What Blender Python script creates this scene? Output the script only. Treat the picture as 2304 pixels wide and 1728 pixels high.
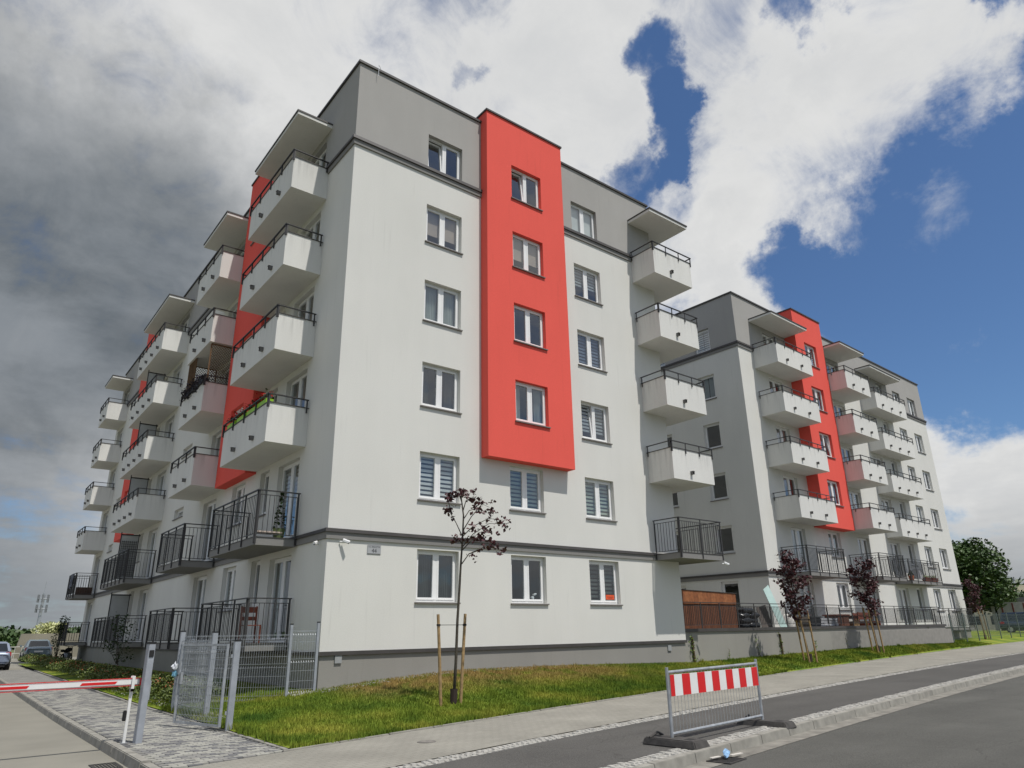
import bpy, bmesh, math, random
import numpy as np
from mathutils import Vector, Matrix
R = math.radians
random.seed(7); rng = np.random.default_rng(11)
SC = bpy.context.scene
for o in list(bpy.data.objects): bpy.data.objects.remove(o)
COL = SC.collection

# ------------------------------------------------------------------ camera
CAM = Vector((-7.560, -17.264, 0.406))
yaw, pit, rol = R(38.422), R(19.432), R(-0.993)
fw = Vector((math.sin(yaw)*math.cos(pit), math.cos(yaw)*math.cos(pit), math.sin(pit)))
r0 = Vector((math.cos(yaw), -math.sin(yaw), 0)); u0 = r0.cross(fw)
rt = math.cos(rol)*r0 + math.sin(rol)*u0
up = -math.sin(rol)*r0 + math.cos(rol)*u0
cd = bpy.data.cameras.new('camera'); cam = bpy.data.objects.new('camera', cd); COL.objects.link(cam)
m3 = Matrix((rt, up, -fw)).transposed(); cam.matrix_world = Matrix.Translation(CAM) @ m3.to_4x4()
cd.sensor_width = 36; cd.lens = 36*1576.358/2304; cd.clip_start = .05; cd.clip_end = 3000
SC.camera = cam
SC.render.resolution_x, SC.render.resolution_y = 1024, 768
SC.render.engine = 'CYCLES'
SC.view_settings.view_transform = 'Standard'; SC.view_settings.look = 'None'
SC.view_settings.gamma = 1.0; SC.view_settings.exposure = 0.0; SC.view_settings.use_curve_mapping = False

def pix_dir(x, y):
    d = fw + rt*((x-1152)/1576.358) - up*((y-864)/1576.358); return d.normalized()

# ------------------------------------------------------------------ world: sky with clouds
TO_SUN = Vector((0.205, -1.0, 2.1)).normalized()
el = math.asin(TO_SUN.z)
W = bpy.data.worlds.new('World'); SC.world = W; W.use_nodes = True
nt = W.node_tree; nt.nodes.clear()
def N(t, **kw):
    n = nt.nodes.new(t)
    for k, v in kw.items(): setattr(n, k, v)
    return n
def L(a, b): nt.links.new(a, b)
def M(op, a, b=None, c=None, clamp=False):
    n = N('ShaderNodeMath', operation=op, use_clamp=clamp)
    for i, v in enumerate((a, b, c)):
        if v is None: continue
        if isinstance(v, (int, float)): n.inputs[i].default_value = v
        else: L(v, n.inputs[i])
    return n.outputs[0]
def SS(x, a, b, lo=0., hi=1.):
    n = N('ShaderNodeMapRange', interpolation_type='SMOOTHSTEP'); L(x, n.inputs[0])
    for i, v in zip((1, 2, 3, 4), (a, b, lo, hi)): n.inputs[i].default_value = v
    return n.outputs[0]
def MIX(f, a, b):
    n = N('ShaderNodeMix', data_type='RGBA'); n.clamp_factor = True
    if isinstance(f, (int, float)): n.inputs[0].default_value = f
    else: L(f, n.inputs[0])
    for i, v in ((6, a), (7, b)):
        if isinstance(v, tuple): n.inputs[i].default_value = (*v, 1)
        else: L(v, n.inputs[i])
    return n.outputs[2]
sky = N('ShaderNodeTexSky', sky_type='NISHITA'); sky.sun_disc = False
sky.sun_elevation = el; sky.sun_rotation = math.atan2(TO_SUN.x, TO_SUN.y)
sky.air_density = 1.0; sky.dust_density = .6; sky.ozone_density = 1.6
tc = N('ShaderNodeTexCoord'); gen = tc.outputs['Generated']
nrm = N('ShaderNodeVectorMath', operation='NORMALIZE'); L(gen, nrm.inputs[0]); D = nrm.outputs[0]
sx = N('ShaderNodeSeparateXYZ'); L(D, sx.inputs[0])
zc = M('ADD', M('MAXIMUM', sx.outputs[2], 0.), .16)
cx = N('ShaderNodeCombineXYZ'); L(M('DIVIDE', sx.outputs[0], zc), cx.inputs[0]); L(M('DIVIDE', sx.outputs[1], zc), cx.inputs[1])
cx.inputs[2].default_value = 3.7
def noise(vec, scale, detail, rough=.55, dist=0., off=0.):
    n = N('ShaderNodeTexNoise'); n.inputs['Scale'].default_value = scale; n.inputs['Detail'].default_value = detail
    n.inputs['Roughness'].default_value = rough; n.inputs['Distortion'].default_value = dist
    if off:
        a = N('ShaderNodeVectorMath', operation='ADD'); L(vec, a.inputs[0]); a.inputs[1].default_value = (off, off*.7, off*.3); vec = a.outputs[0]
    L(vec, n.inputs['Vector']); return n.outputs['Fac']
wn = N('ShaderNodeTexNoise'); wn.inputs['Scale'].default_value = 5.5; wn.inputs['Detail'].default_value = 7; wn.inputs['Roughness'].default_value = .62; L(D, wn.inputs['Vector'])
w1 = N('ShaderNodeVectorMath', operation='SUBTRACT'); L(wn.outputs['Color'], w1.inputs[0]); w1.inputs[1].default_value = (.5, .5, .5)
w2 = N('ShaderNodeVectorMath', operation='SCALE'); L(w1.outputs[0], w2.inputs[0]); w2.inputs['Scale'].default_value = .26
w3 = N('ShaderNodeVectorMath', operation='ADD'); L(D, w3.inputs[0]); L(w2.outputs[0], w3.inputs[1])
w4 = N('ShaderNodeVectorMath', operation='NORMALIZE'); L(w3.outputs[0], w4.inputs[0]); DW = w4.outputs[0]
def blob(px, py, r_in, r_out):
    d = pix_dir(px, py); n = N('ShaderNodeVectorMath', operation='DOT_PRODUCT'); L(DW, n.inputs[0]); n.inputs[1].default_value = d
    return SS(n.outputs['Value'], math.cos(R(r_out)), math.cos(R(r_in)))
n1 = noise(cx.outputs[0], 1.7, 9, .58, .25); n2 = noise(cx.outputs[0], .8, 4, .5, 0, 5.1); n3 = noise(cx.outputs[0], 4.2, 8, .62, .2, 2.3); n4 = noise(D, 7.5, 9, .66, .6, 1.9)
# open sky between the cloud banks
holes = [(1495, 165, .2, 3.2, .85), (1520, 260, .2, 3.4, .9), (1500, 340, .2, 2.6, .7), (1430, 410, .0, 3, .6), (2150, 560, 4, 11, 1.1), (2000, 700, 4, 9, 1.1), (1800, 640, 1, 5, .9), (2270, 700, 5, 10, 1.1), (2300, 380, 2, 6, .8),
         (1825, 60, .2, 3, .65), (2290, 10, .2, 3, .7), (2120, 800, 2, 6, 1.0), (1060, 190, .1, 2, .42)]
hv = None
for h in holes:
    b = M('MULTIPLY', blob(*h[:4]), h[4]); hv = b if hv is None else M('MAXIMUM', hv, b)
heaps = [(2200, 930, 2, 8), (1950, 300, 5, 12), (1700, 480, 1, 7), (1250, 250, 4, 12), (300, 400, 15, 32), (1850, 780, .5, 4), (1650,650,1,5)]
cv = None
for h in heaps:
    b = blob(*h); cv = b if cv is None else M('MAXIMUM', cv, b)
dens = M('ADD', M('ADD', M('MULTIPLY', n1, .9), M('MULTIPLY', n2, .35)), .02)
dens = M('ADD', dens, M('MULTIPLY', M('SUBTRACT', n4, .5), .5)); dens = M('ADD', dens, M('MULTIPLY', M('SUBTRACT', n3, .5), .22))
dens = M('SUBTRACT', M('ADD', dens, M('MULTIPLY', cv, .22)), M('MULTIPLY', hv, .36))
hz = SS(sx.outputs[2], .02, .17, 1., 0.)
dens = M('ADD', dens, M('MULTIPLY', hz, .22))
cover = SS(dens, .48, .82)
thick = SS(dens, .66, 1.02)
darkb = M('MAXIMUM', blob(150, 640, 3, 20), M('MULTIPLY', blob(-900, 780, 8, 36), .95))
shade = M('MULTIPLY', SS(n3, .25, .75), .35)
white = MIX(shade, (7.9, 7.9, 7.8), (4.9, 5.05, 5.25))
grey = MIX(SS(n3, .3, .7), (2.6, 2.85, 3.2), (4.2, 4.5, 4.9))
cloud = MIX(M('MULTIPLY', thick, .22), white, grey)
storm = MIX(SS(n1, .35, .65), (1.0, 1.21, 1.42), (2.25, 2.5, 2.78))
cloud = MIX(M('MULTIPLY', darkb, SS(n4, .25, .8, 1.0, .86)), cloud, storm)
cloud = MIX(M('MULTIPLY', hz, .75), cloud, (2.2, 2.45, 2.7))
bl = N('ShaderNodeMix', data_type='RGBA', blend_type='MULTIPLY'); bl.inputs[0].default_value = 1.0
L(sky.outputs[0], bl.inputs[6]); bl.inputs[7].default_value = (.62, .80, 1.0, 1)
final = MIX(cover, bl.outputs[2], cloud)
bg = N('ShaderNodeBackground'); bg.inputs['Strength'].default_value = .1; L(final, bg.inputs['Color'])
ow = N('ShaderNodeOutputWorld'); L(bg.outputs[0], ow.inputs[0])

# ------------------------------------------------------------------ sun
sd = bpy.data.lights.new('sun', 'SUN'); sd.energy = 4.0; sd.angle = R(.53); sd.color = (1, .96, .9)
so = bpy.data.objects.new('sun', sd); COL.objects.link(so)
so.rotation_euler = TO_SUN.to_track_quat('Z', 'Y').to_euler(); so.location = (10, -30, 60)

# ------------------------------------------------------------------ materials
MATS = {}
def pm(name, col, rough=.8, var=.08, ns=3., bump=0., bs=120., metal=0., spec=.4, col2=None, detail=4., coat=0.):
    if name in MATS: return MATS[name]
    m = bpy.data.materials.new(name); m.use_nodes = True; t = m.node_tree; b = t.nodes['Principled BSDF']
    b.inputs['Roughness'].default_value = rough; b.inputs['Metallic'].default_value = metal
    b.inputs['Specular IOR Level'].default_value = spec; b.inputs['Coat Weight'].default_value = coat
    g = t.nodes.new('ShaderNodeNewGeometry')
    n = t.nodes.new('ShaderNodeTexNoise'); n.inputs['Scale'].default_value = ns; n.inputs['Detail'].default_value = detail
    t.links.new(g.outputs['Position'], n.inputs['Vector'])
    r = t.nodes.new('ShaderNodeValToRGB'); r.color_ramp.elements[0].position = .3; r.color_ramp.elements[1].position = .7
    c2 = col2 or tuple(min(1, c*(1+var)) for c in col); c1 = col if col2 else tuple(c*(1-var) for c in col)
    r.color_ramp.elements[0].color = (*c1, 1); r.color_ramp.elements[1].color = (*c2, 1)
    t.links.new(n.outputs['Fac'], r.inputs[0]); t.links.new(r.outputs[0], b.inputs['Base Color'])
    if bump:
        n2 = t.nodes.new('ShaderNodeTexNoise'); n2.inputs['Scale'].default_value = bs; n2.inputs['Detail'].default_value = 3
        t.links.new(g.outputs['Position'], n2.inputs['Vector'])
        bp = t.nodes.new('ShaderNodeBump'); bp.inputs['Strength'].default_value = bump; bp.inputs['Distance'].default_value = .01
        t.links.new(n2.outputs['Fac'], bp.inputs['Height']); t.links.new(bp.outputs[0], b.inputs['Normal'])
    MATS[name] = m; return m

def stucco(name, col, dirt=.12, streak=.07, gen=0.):
    """render coat: fine grain, faint blotches and soft vertical rain streaks"""
    m = bpy.data.materials.new(name); m.use_nodes = True; t = m.node_tree; b = t.nodes['Principled BSDF']
    b.inputs['Roughness'].default_value = .92; b.inputs['Specular IOR Level'].default_value = .15
    g = t.nodes.new('ShaderNodeNewGeometry')
    def nz(scale, det, sc=(1, 1, 1)):
        mp = t.nodes.new('ShaderNodeMapping'); mp.inputs['Scale'].default_value = sc; t.links.new(g.outputs['Position'], mp.inputs[0])
        n = t.nodes.new('ShaderNodeTexNoise'); n.inputs['Scale'].default_value = scale; n.inputs['Detail'].default_value = det
        t.links.new(mp.outputs[0], n.inputs['Vector']); return n.outputs['Fac']
    def rmp(x, a, b_):
        n = t.nodes.new('ShaderNodeMapRange'); t.links.new(x, n.inputs[0])
        n.inputs[1].default_value = .3; n.inputs[2].default_value = .7; n.inputs[3].default_value = a; n.inputs[4].default_value = b_; return n.outputs[0]
    def mul(a, b_):
        n = t.nodes.new('ShaderNodeMath'); n.operation = 'MULTIPLY'; t.links.new(a, n.inputs[0]); t.links.new(b_, n.inputs[1]); return n.outputs[0]
    f = mul(mul(rmp(nz(.35, 3), 1-dirt*.3, 1.02), rmp(nz(1.6, 6, (1, 1, .22)), 1-dirt*.16, 1.015)), rmp(nz(38, 3), .955, 1.035))
    def rng2(x, lo, hi, a, b_):
        n = t.nodes.new('ShaderNodeMapRange'); n.interpolation_type = 'SMOOTHSTEP'; t.links.new(x, n.inputs[0])
        for i, v in zip((1, 2, 3, 4), (lo, hi, a, b_)): n.inputs[i].default_value = v
        return n.outputs[0]
    f = mul(f, rng2(nz(1., 3, (7, 7, .45)), .60, .78, 1., 1-streak))          # sparse rain runs
    if gen:                                                                   # run-off below the coping
        tcn = t.nodes.new('ShaderNodeTexCoord'); sp = t.nodes.new('ShaderNodeSeparateXYZ'); t.links.new(tcn.outputs['Generated'], sp.inputs[0])
        run = rng2(nz(1., 4, (9, 9, .5)), .45, .75, 0., gen); top = rng2(sp.outputs[2], .25, 1., 0., 1.)
        k_ = mul(run, top); s1 = t.nodes.new('ShaderNodeMath'); s1.operation = 'SUBTRACT'; s1.inputs[0].default_value = 1; t.links.new(k_, s1.inputs[1]); f = mul(f, s1.outputs[0])
    vm = t.nodes.new('ShaderNodeVectorMath'); vm.operation = 'SCALE'; vm.inputs[0].default_value = col; t.links.new(f, vm.inputs['Scale'])
    t.links.new(vm.outputs[0], b.inputs['Base Color'])
    bp = t.nodes.new('ShaderNodeBump'); bp.inputs['Strength'].default_value = .35; bp.inputs['Distance'].default_value = .006
    t.links.new(nz(160, 3), bp.inputs['Height']); t.links.new(bp.outputs[0], b.inputs['Normal'])
    MATS[name] = m; return m

WHITE = stucco('render_white', (.66, .655, .615)); GREY = stucco('render_grey', (.375, .365, .345), .2); BALC = stucco('render_balcony', (.69, .685, .65), .2, .08, .2)
BAND = stucco('render_band', (.23, .225, .215), .2); PLINTH = stucco('render_plinth', (.285, .275, .25), .25); RED = stucco('render_red', (.77, .115, .09), .1)
FLASH = pm('flashing_metal', (.060, .055, .052), .5, .15, 2); RAIL = pm('railing_paint', (.045, .044, .044), .45, .15, 6)
PVC = pm('pvc_white', (.78, .78, .77), .35, .03, 2); SILL = pm('sill_metal', (.17, .155, .145), .45, .1, 4)
ROOM = pm('room_paint', (.30, .28, .25), .9, .1, 1); ROOF = pm('roof_felt', (.05, .05, .05), .9, .2, 2)
GALV = pm('galvanised', (.42, .44, .46), .42, .18, 9, metal=.55); BLACKP = pm('black_plastic', (.018, .018, .018), .5, .1, 5)
ZINC = pm('spout_metal', (.13, .125, .12), .5, .2, 8)
def glass_mat(name='window_glass', tint=(.80, .85, .86)):
    m = bpy.data.materials.new(name); m.use_nodes = True; t = m.node_tree; t.nodes.clear()
    o = t.nodes.new('ShaderNodeOutputMaterial'); mx = t.nodes.new('ShaderNodeMixShader'); tr = t.nodes.new('ShaderNodeBsdfTransparent'); gl = t.nodes.new('ShaderNodeBsdfGlossy')
    lw = t.nodes.new('ShaderNodeLayerWeight'); lw.inputs[0].default_value = .5
    pw_ = t.nodes.new('ShaderNodeMath'); pw_.operation = 'POWER'; t.links.new(lw.outputs['Facing'], pw_.inputs[0]); pw_.inputs[1].default_value = 3.2
    fr = t.nodes.new('ShaderNodeMath'); fr.operation = 'MULTIPLY_ADD'; t.links.new(pw_.outputs[0], fr.inputs[0]); fr.inputs[1].default_value = .86; fr.inputs[2].default_value = .13
    tr.inputs[0].default_value = (*tint, 1); gl.inputs['Roughness'].default_value = .0; gl.inputs[0].default_value = (.95, .97, 1, 1)
    g = t.nodes.new('ShaderNodeNewGeometry'); n = t.nodes.new('ShaderNodeTexNoise'); n.inputs['Scale'].default_value = 1.3; t.links.new(g.outputs['Position'], n.inputs['Vector'])
    bp = t.nodes.new('ShaderNodeBump'); bp.inputs['Strength'].default_value = .12; bp.inputs['Distance'].default_value = .03
    t.links.new(n.outputs['Fac'], bp.inputs['Height']); t.links.new(bp.outputs[0], gl.inputs['Normal']); 
    t.links.new(fr.outputs[0], mx.inputs[0]); t.links.new(tr.outputs[0], mx.inputs[1]); t.links.new(gl.outputs[0], mx.inputs[2]); t.links.new(mx.outputs[0], o.inputs[0])
    MATS[name] = m; return m
GLASS = glass_mat()

# ------------------------------------------------------------------ mesh helpers
class MB:
    def __init__(s): s.v = []; s.f = []
    def quad(s, a, b, c, d):
        i = len(s.v); s.v += [tuple(a), tuple(b), tuple(c), tuple(d)]; s.f.append((i, i+1, i+2, i+3)); return s
    def poly(s, pts):
        i = len(s.v); s.v += [tuple(p) for p in pts]; s.f.append(tuple(range(i, i+len(pts)))); return s
    def hexa(s, p):      # 8 points: bottom 4, top 4
        i = len(s.v); s.v += [tuple(q) for q in p]
        s.f += [(i+3, i+2, i+1, i), (i+4, i+5, i+6, i+7)] + [(i+k, i+(k+1) % 4, i+4+(k+1) % 4, i+4+k) for k in range(4)]; return s
    def box(s, x0, x1, y0, y1, z0, z1):
        return s.hexa([(x0, y0, z0), (x1, y0, z0), (x1, y1, z0), (x0, y1, z0), (x0, y0, z1), (x1, y0, z1), (x1, y1, z1), (x0, y1, z1)])
    def boxF(s, face, u0, u1, d0, d1, z0, z1):   # d = outward distance from the facade
        return s.box(u0, u1, -d1, -d0, z0, z1) if face == 'front' else s.box(-d1, -d0, u0, u1, z0, z1)
    def tube(s, pts, r, n=6, cap=True):
        pts = [Vector(p) for p in pts]; rr = r if isinstance(r, (list, tuple)) else [r]*len(pts); rings = []
        for k, p in enumerate(pts):
            t = (pts[min(k+1, len(pts)-1)]-pts[max(k-1, 0)]).normalized()
            a = t.cross(Vector((0, 0, 1)) if abs(t.z) < .9 else Vector((1, 0, 0))).normalized(); b = t.cross(a)
            i = len(s.v); rings.append(i)
            s.v += [tuple(p+(a*math.cos(2*math.pi*j/n)+b*math.sin(2*math.pi*j/n))*rr[k]) for j in range(n)]
        for i, j in zip(rings, rings[1:]):
            s.f += [(i+k, i+(k+1) % n, j+(k+1) % n, j+k) for k in range(n)]
        if cap: s.f += [tuple(range(rings[0], rings[0]+n))[::-1], tuple(range(rings[-1], rings[-1]+n))]
        return s
    def beam(s, a, b, w, h=None):   # rectangular bar between two points
        a, b = Vector(a), Vector(b); h = h or w; t = (b-a).normalized()
        x = t.cross(Vector((0, 0, 1)) if abs(t.z) < .9 else Vector((0, 1, 0))).normalized(); y = x.cross(t)
        q = [(-w/2, -h/2), (w/2, -h/2), (w/2, h/2), (-w/2, h/2)]
        return s.hexa([a+x*i+y*j for i, j in q]+[b+x*i+y*j for i, j in q])
    def mesh(s, name, smooth=False, bevel=0.):
        me = bpy.data.meshes.new(name); me.from_pydata(s.v, [], s.f)
        if bevel:
            bm = bmesh.new(); bm.from_mesh(me); bmesh.ops.remove_doubles(bm, verts=bm.verts, dist=1e-5)
            bmesh.ops.bevel(bm, geom=[e for e in bm.edges if len(e.link_faces) == 2 and e.calc_face_angle(0) > .5], offset=bevel, segments=2, affect='EDGES'); bm.to_mesh(me); bm.free()
        if smooth:
            for p in me.polygons: p.use_smooth = True
        me.update(); return me
    def build(s, name, mat, parent=None, loc=None, rz=0., smooth=False, bevel=0.):
        return obj(name, s.mesh(name, smooth, bevel), mat, parent, loc, rz)
def obj(name, me, mat=None, parent=None, loc=None, rz=0.):
    if mat and not me.materials: me.materials.append(mat)
    o = bpy.data.objects.new(name, me); COL.objects.link(o)
    if parent: o.parent = parent
    if loc is not None: o.location = loc
    if rz: o.rotation_euler = (0, 0, rz)
    return o
def tag(o, label=None, cat=None, group=None, kind=None):
    for k, v in (('label', label), ('category', cat), ('group', group), ('kind', kind)):
        if v: o[k] = v
    return o
def thing(name, label, cat, loc=(0, 0, 0), rz=0., group=None):
    o = bpy.data.objects.new(name, None); COL.objects.link(o); o.location = loc; o.rotation_euler = (0, 0, rz); o.empty_display_size = .2
    return tag(o, label, cat, group)
def structure(o): o['kind'] = 'structure'; return o
def np_mesh(name, V, mat, parent=None, loc=None):   # V: (n, k, 3) separate polygons
    V = np.asarray(V, np.float32); n, k, _ = V.shape; me = bpy.data.meshes.new(name)
    me.vertices.add(n*k); me.vertices.foreach_set('co', V.ravel()); me.loops.add(n*k); me.loops.foreach_set('vertex_index', np.arange(n*k, dtype=np.int32))
    me.polygons.add(n); me.polygons.foreach_set('loop_start', np.arange(0, n*k, k, dtype=np.int32)); me.polygons.foreach_set('loop_total', np.full(n, k, np.int32))
    me.update(calc_edges=True); return obj(name, me, mat, parent, loc)
def rand_unit(n): v = rng.normal(size=(n, 3)); return v/np.linalg.norm(v, axis=1, keepdims=True)
def leaf_quads(C, size, up_bias=.4, aspect=.6):
    n = len(C); nr = rand_unit(n); nr[:, 2] = np.abs(nr[:, 2])+up_bias; nr /= np.linalg.norm(nr, axis=1, keepdims=True)
    a = np.cross(nr, rand_unit(n)); a /= np.linalg.norm(a, axis=1, keepdims=True); b = np.cross(nr, a)
    s = (size*(.6+.8*rng.random(n)))[:, None] if np.isscalar(size) else size[:, None]
    return np.stack([C-a*s, C-b*s*aspect+nr*s*.15, C+a*s, C+b*s*aspect+nr*s*.15], 1)

# ================================================================== GROUND
def S(x): return -1.22+.0075*max(-40, min(120, x))
def E(x):                       # edge between lawn and sidewalk
    if x > 60: return E(60)+.055*(x-60)
    if x < -3.2: return E(-3.2)+.19*(x+3.2)
    return -5.28+.187*x-.0011*x*x
def o1(x): return 2.45+.036*max(0, min(40, x))
def o3(x): return 5.1+.04*max(0, min(30, x))
def lerp(a, b, t): return a+(b-a)*t
def sm(t): t = max(0., min(1., t)); return t*t*(3-2*t)
def yw(x): return .1+.0367*(x-13.95)           # face of the terrace wall
def pw(xs, ys, x):
    return float(np.interp(x, xs, ys))
def zb(x): return pw([-2.9, 0, 1.5, 4, 8, 13.7, 14, 38.5, 50, 70], [-1.2, -.86, -.74, -.6, -.64, -.775, -.78, -.52, -.36, -.3], x)
def yb(x): return 0. if x < 13.95 else (yw(x) if x < 38.5 else pw([38.5, 39.2, 80], [1.0, 6., 12.], x))
def DR(y): return -1.26+.0065*max(0., y-4)       # driveway / parking level along the left side
def G(x, y):                     # lawn height
    if y > yb(x) and x < 0:
        t = sm((y)/3.); side = lerp(DR(y)+.05, -.92, max(0, min(1, (x+2.9)/2.9)))
        return lerp(zb(x), side, t)
    e = E(x); t = (y-e)/max(.3, yb(x)-e)
    if x > 13 and 0 < t < 1: t = lerp(t, t**.55, sm((x-13)/4))
    return lerp(S(x)+.02, zb(x), sm(t)*.6+max(0, min(1, t))*.4)

def asphalt(name, col, rot):
    m = bpy.data.materials.new(name); m.use_nodes = True; t = m.node_tree; b = t.nodes['Principled BSDF']; b.inputs['Roughness'].default_value = .88; b.inputs['Specular IOR Level'].default_value = .25
    g = t.nodes.new('ShaderNodeNewGeometry')
    def nz(sc, det, scale=(1, 1, 1), lo=.3, hi=.7, a=0., b_=1.):
        mp = t.nodes.new('ShaderNodeMapping'); mp.inputs['Scale'].default_value = scale; mp.inputs['Rotation'].default_value = (0, 0, rot); t.links.new(g.outputs['Position'], mp.inputs[0])
        n = t.nodes.new('ShaderNodeTexNoise'); n.inputs['Scale'].default_value = sc; n.inputs['Detail'].default_value = det; n.inputs['Roughness'].default_value = .6; t.links.new(mp.outputs[0], n.inputs['Vector'])
        r = t.nodes.new('ShaderNodeMapRange'); t.links.new(n.outputs['Fac'], r.inputs[0])
        for i, v in zip((1, 2, 3, 4), (lo, hi, a, b_)): r.inputs[i].default_value = v
        return r.outputs[0]
    def mul(x, y):
        n = t.nodes.new('ShaderNodeMath'); n.operation = 'MULTIPLY'; t.links.new(x, n.inputs[0]); t.links.new(y, n.inputs[1]); return n.outputs[0]
    grain = nz(55, 6, (1, 1, 1), .3, .7, .62, 1.4); blot = nz(.5, 7, (1, 1, 1), .3, .7, .86, 1.12); wear = nz(1.1, 4, (.06, 1, 1), .35, .65, .9, 1.08)
    v = t.nodes.new('ShaderNodeTexVoronoi'); v.feature = 'DISTANCE_TO_EDGE'; v.inputs['Scale'].default_value = .22; mp = t.nodes.new('ShaderNodeVectorMath'); mp.operation = 'ADD'; t.links.new(g.outputs['Position'], mp.inputs[0])
    wn_ = t.nodes.new('ShaderNodeTexNoise'); wn_.inputs['Scale'].default_value = 1.2; wn_.inputs['Detail'].default_value = 5; t.links.new(g.outputs['Position'], wn_.inputs['Vector']); t.links.new(wn_.outputs['Color'], mp.inputs[1]); t.links.new(mp.outputs[0], v.inputs['Vector'])
    cr_ = t.nodes.new('ShaderNodeMapRange'); cr_.inputs[1].default_value = 0; cr_.inputs[2].default_value = .004; cr_.inputs[3].default_value = .72; cr_.inputs[4].default_value = 1; t.links.new(v.outputs['Distance'], cr_.inputs[0])
    f = mul(mul(mul(grain, blot), wear), cr_.outputs[0]); vm = t.nodes.new('ShaderNodeVectorMath'); vm.operation = 'SCALE'; vm.inputs[0].default_value = col; t.links.new(f, vm.inputs['Scale']); t.links.new(vm.outputs[0], b.inputs['Base Color'])
    bp = t.nodes.new('ShaderNodeBump'); bp.inputs['Strength'].default_value = .6; bp.inputs['Distance'].default_value = .008; t.links.new(grain, bp.inputs['Height']); t.links.new(bp.outputs[0], b.inputs['Normal']); MATS[name] = m; return m
ASPH = asphalt('asphalt_road', (.090, .089, .080), R(-9)); ASPH2 = asphalt('asphalt_cycle_path', (.086, .083, .077), R(-9))
CONC = pm('concrete_kerb', (.255, .245, .215), .9, .2, 5, .3, 90, detail=8); CONC2 = pm('concrete_drive', (.215, .205, .172), .9, .1, .8, .2, 140, detail=8)
GUT = pm('gutter_concrete', (.20, .19, .165), .9, .3, 4, .4, 70, detail=8); SETT = pm('granite_setts', (.36, .35, .32), .85, .25, 14, .4, 100)
JOINT = pm('joint_sand', (.17, .155, .125), .95, .2, 20)
def paving_mat(name, c1, c2, mortar, bw, bh, rot):
    m = bpy.data.materials.new(name); m.use_nodes = True; t = m.node_tree; b = t.nodes['Principled BSDF']; b.inputs['Roughness'].default_value = .9; b.inputs['Specular IOR Level'].default_value = .2
    g = t.nodes.new('ShaderNodeNewGeometry'); mp = t.nodes.new('ShaderNodeMapping'); mp.inputs['Rotation'].default_value = (0, 0, rot); t.links.new(g.outputs['Position'], mp.inputs[0])
    br = t.nodes.new('ShaderNodeTexBrick'); br.inputs['Scale'].default_value = 1; br.inputs['Brick Width'].default_value = bw; br.inputs['Row Height'].default_value = bh
    br.inputs['Mortar Size'].default_value = .004; br.inputs['Color1'].default_value = (*c1, 1); br.inputs['Color2'].default_value = (*c2, 1); br.inputs['Mortar'].default_value = (*mortar, 1)
    t.links.new(mp.outputs[0], br.inputs['Vector'])
    n = t.nodes.new('ShaderNodeTexNoise'); n.inputs['Scale'].default_value = .9; n.inputs['Detail'].default_value = 8; t.links.new(g.outputs['Position'], n.inputs['Vector'])
    mr = t.nodes.new('ShaderNodeMapRange'); mr.inputs[1].default_value = .3; mr.inputs[2].default_value = .7; mr.inputs[3].default_value = .86; mr.inputs[4].default_value = 1.08; t.links.new(n.outputs['Fac'], mr.inputs[0])
    vm = t.nodes.new('ShaderNodeVectorMath'); vm.operation = 'SCALE'; t.links.new(br.outputs['Color'], vm.inputs[0]); t.links.new(mr.outputs[0], vm.inputs['Scale']); t.links.new(vm.outputs[0], b.inputs['Base Color'])
    bp = t.nodes.new('ShaderNodeBump'); bp.inputs['Strength'].default_value = .5; bp.inputs['Distance'].default_value = .004; bp.invert = True
    t.links.new(br.outputs['Fac'], bp.inputs['Height']); t.links.new(bp.outputs[0], b.inputs['Normal']); MATS[name] = m; return m
WALK = paving_mat('sidewalk_pavers', (.275, .264, .228), (.252, .242, .208), (.165, .155, .135), .2, .1, R(-9))
PATHM = paving_mat('path_pavers_far', (.25, .245, .225), (.19, .187, .175), (.12, .115, .105), .2, .1, 0)
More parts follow.
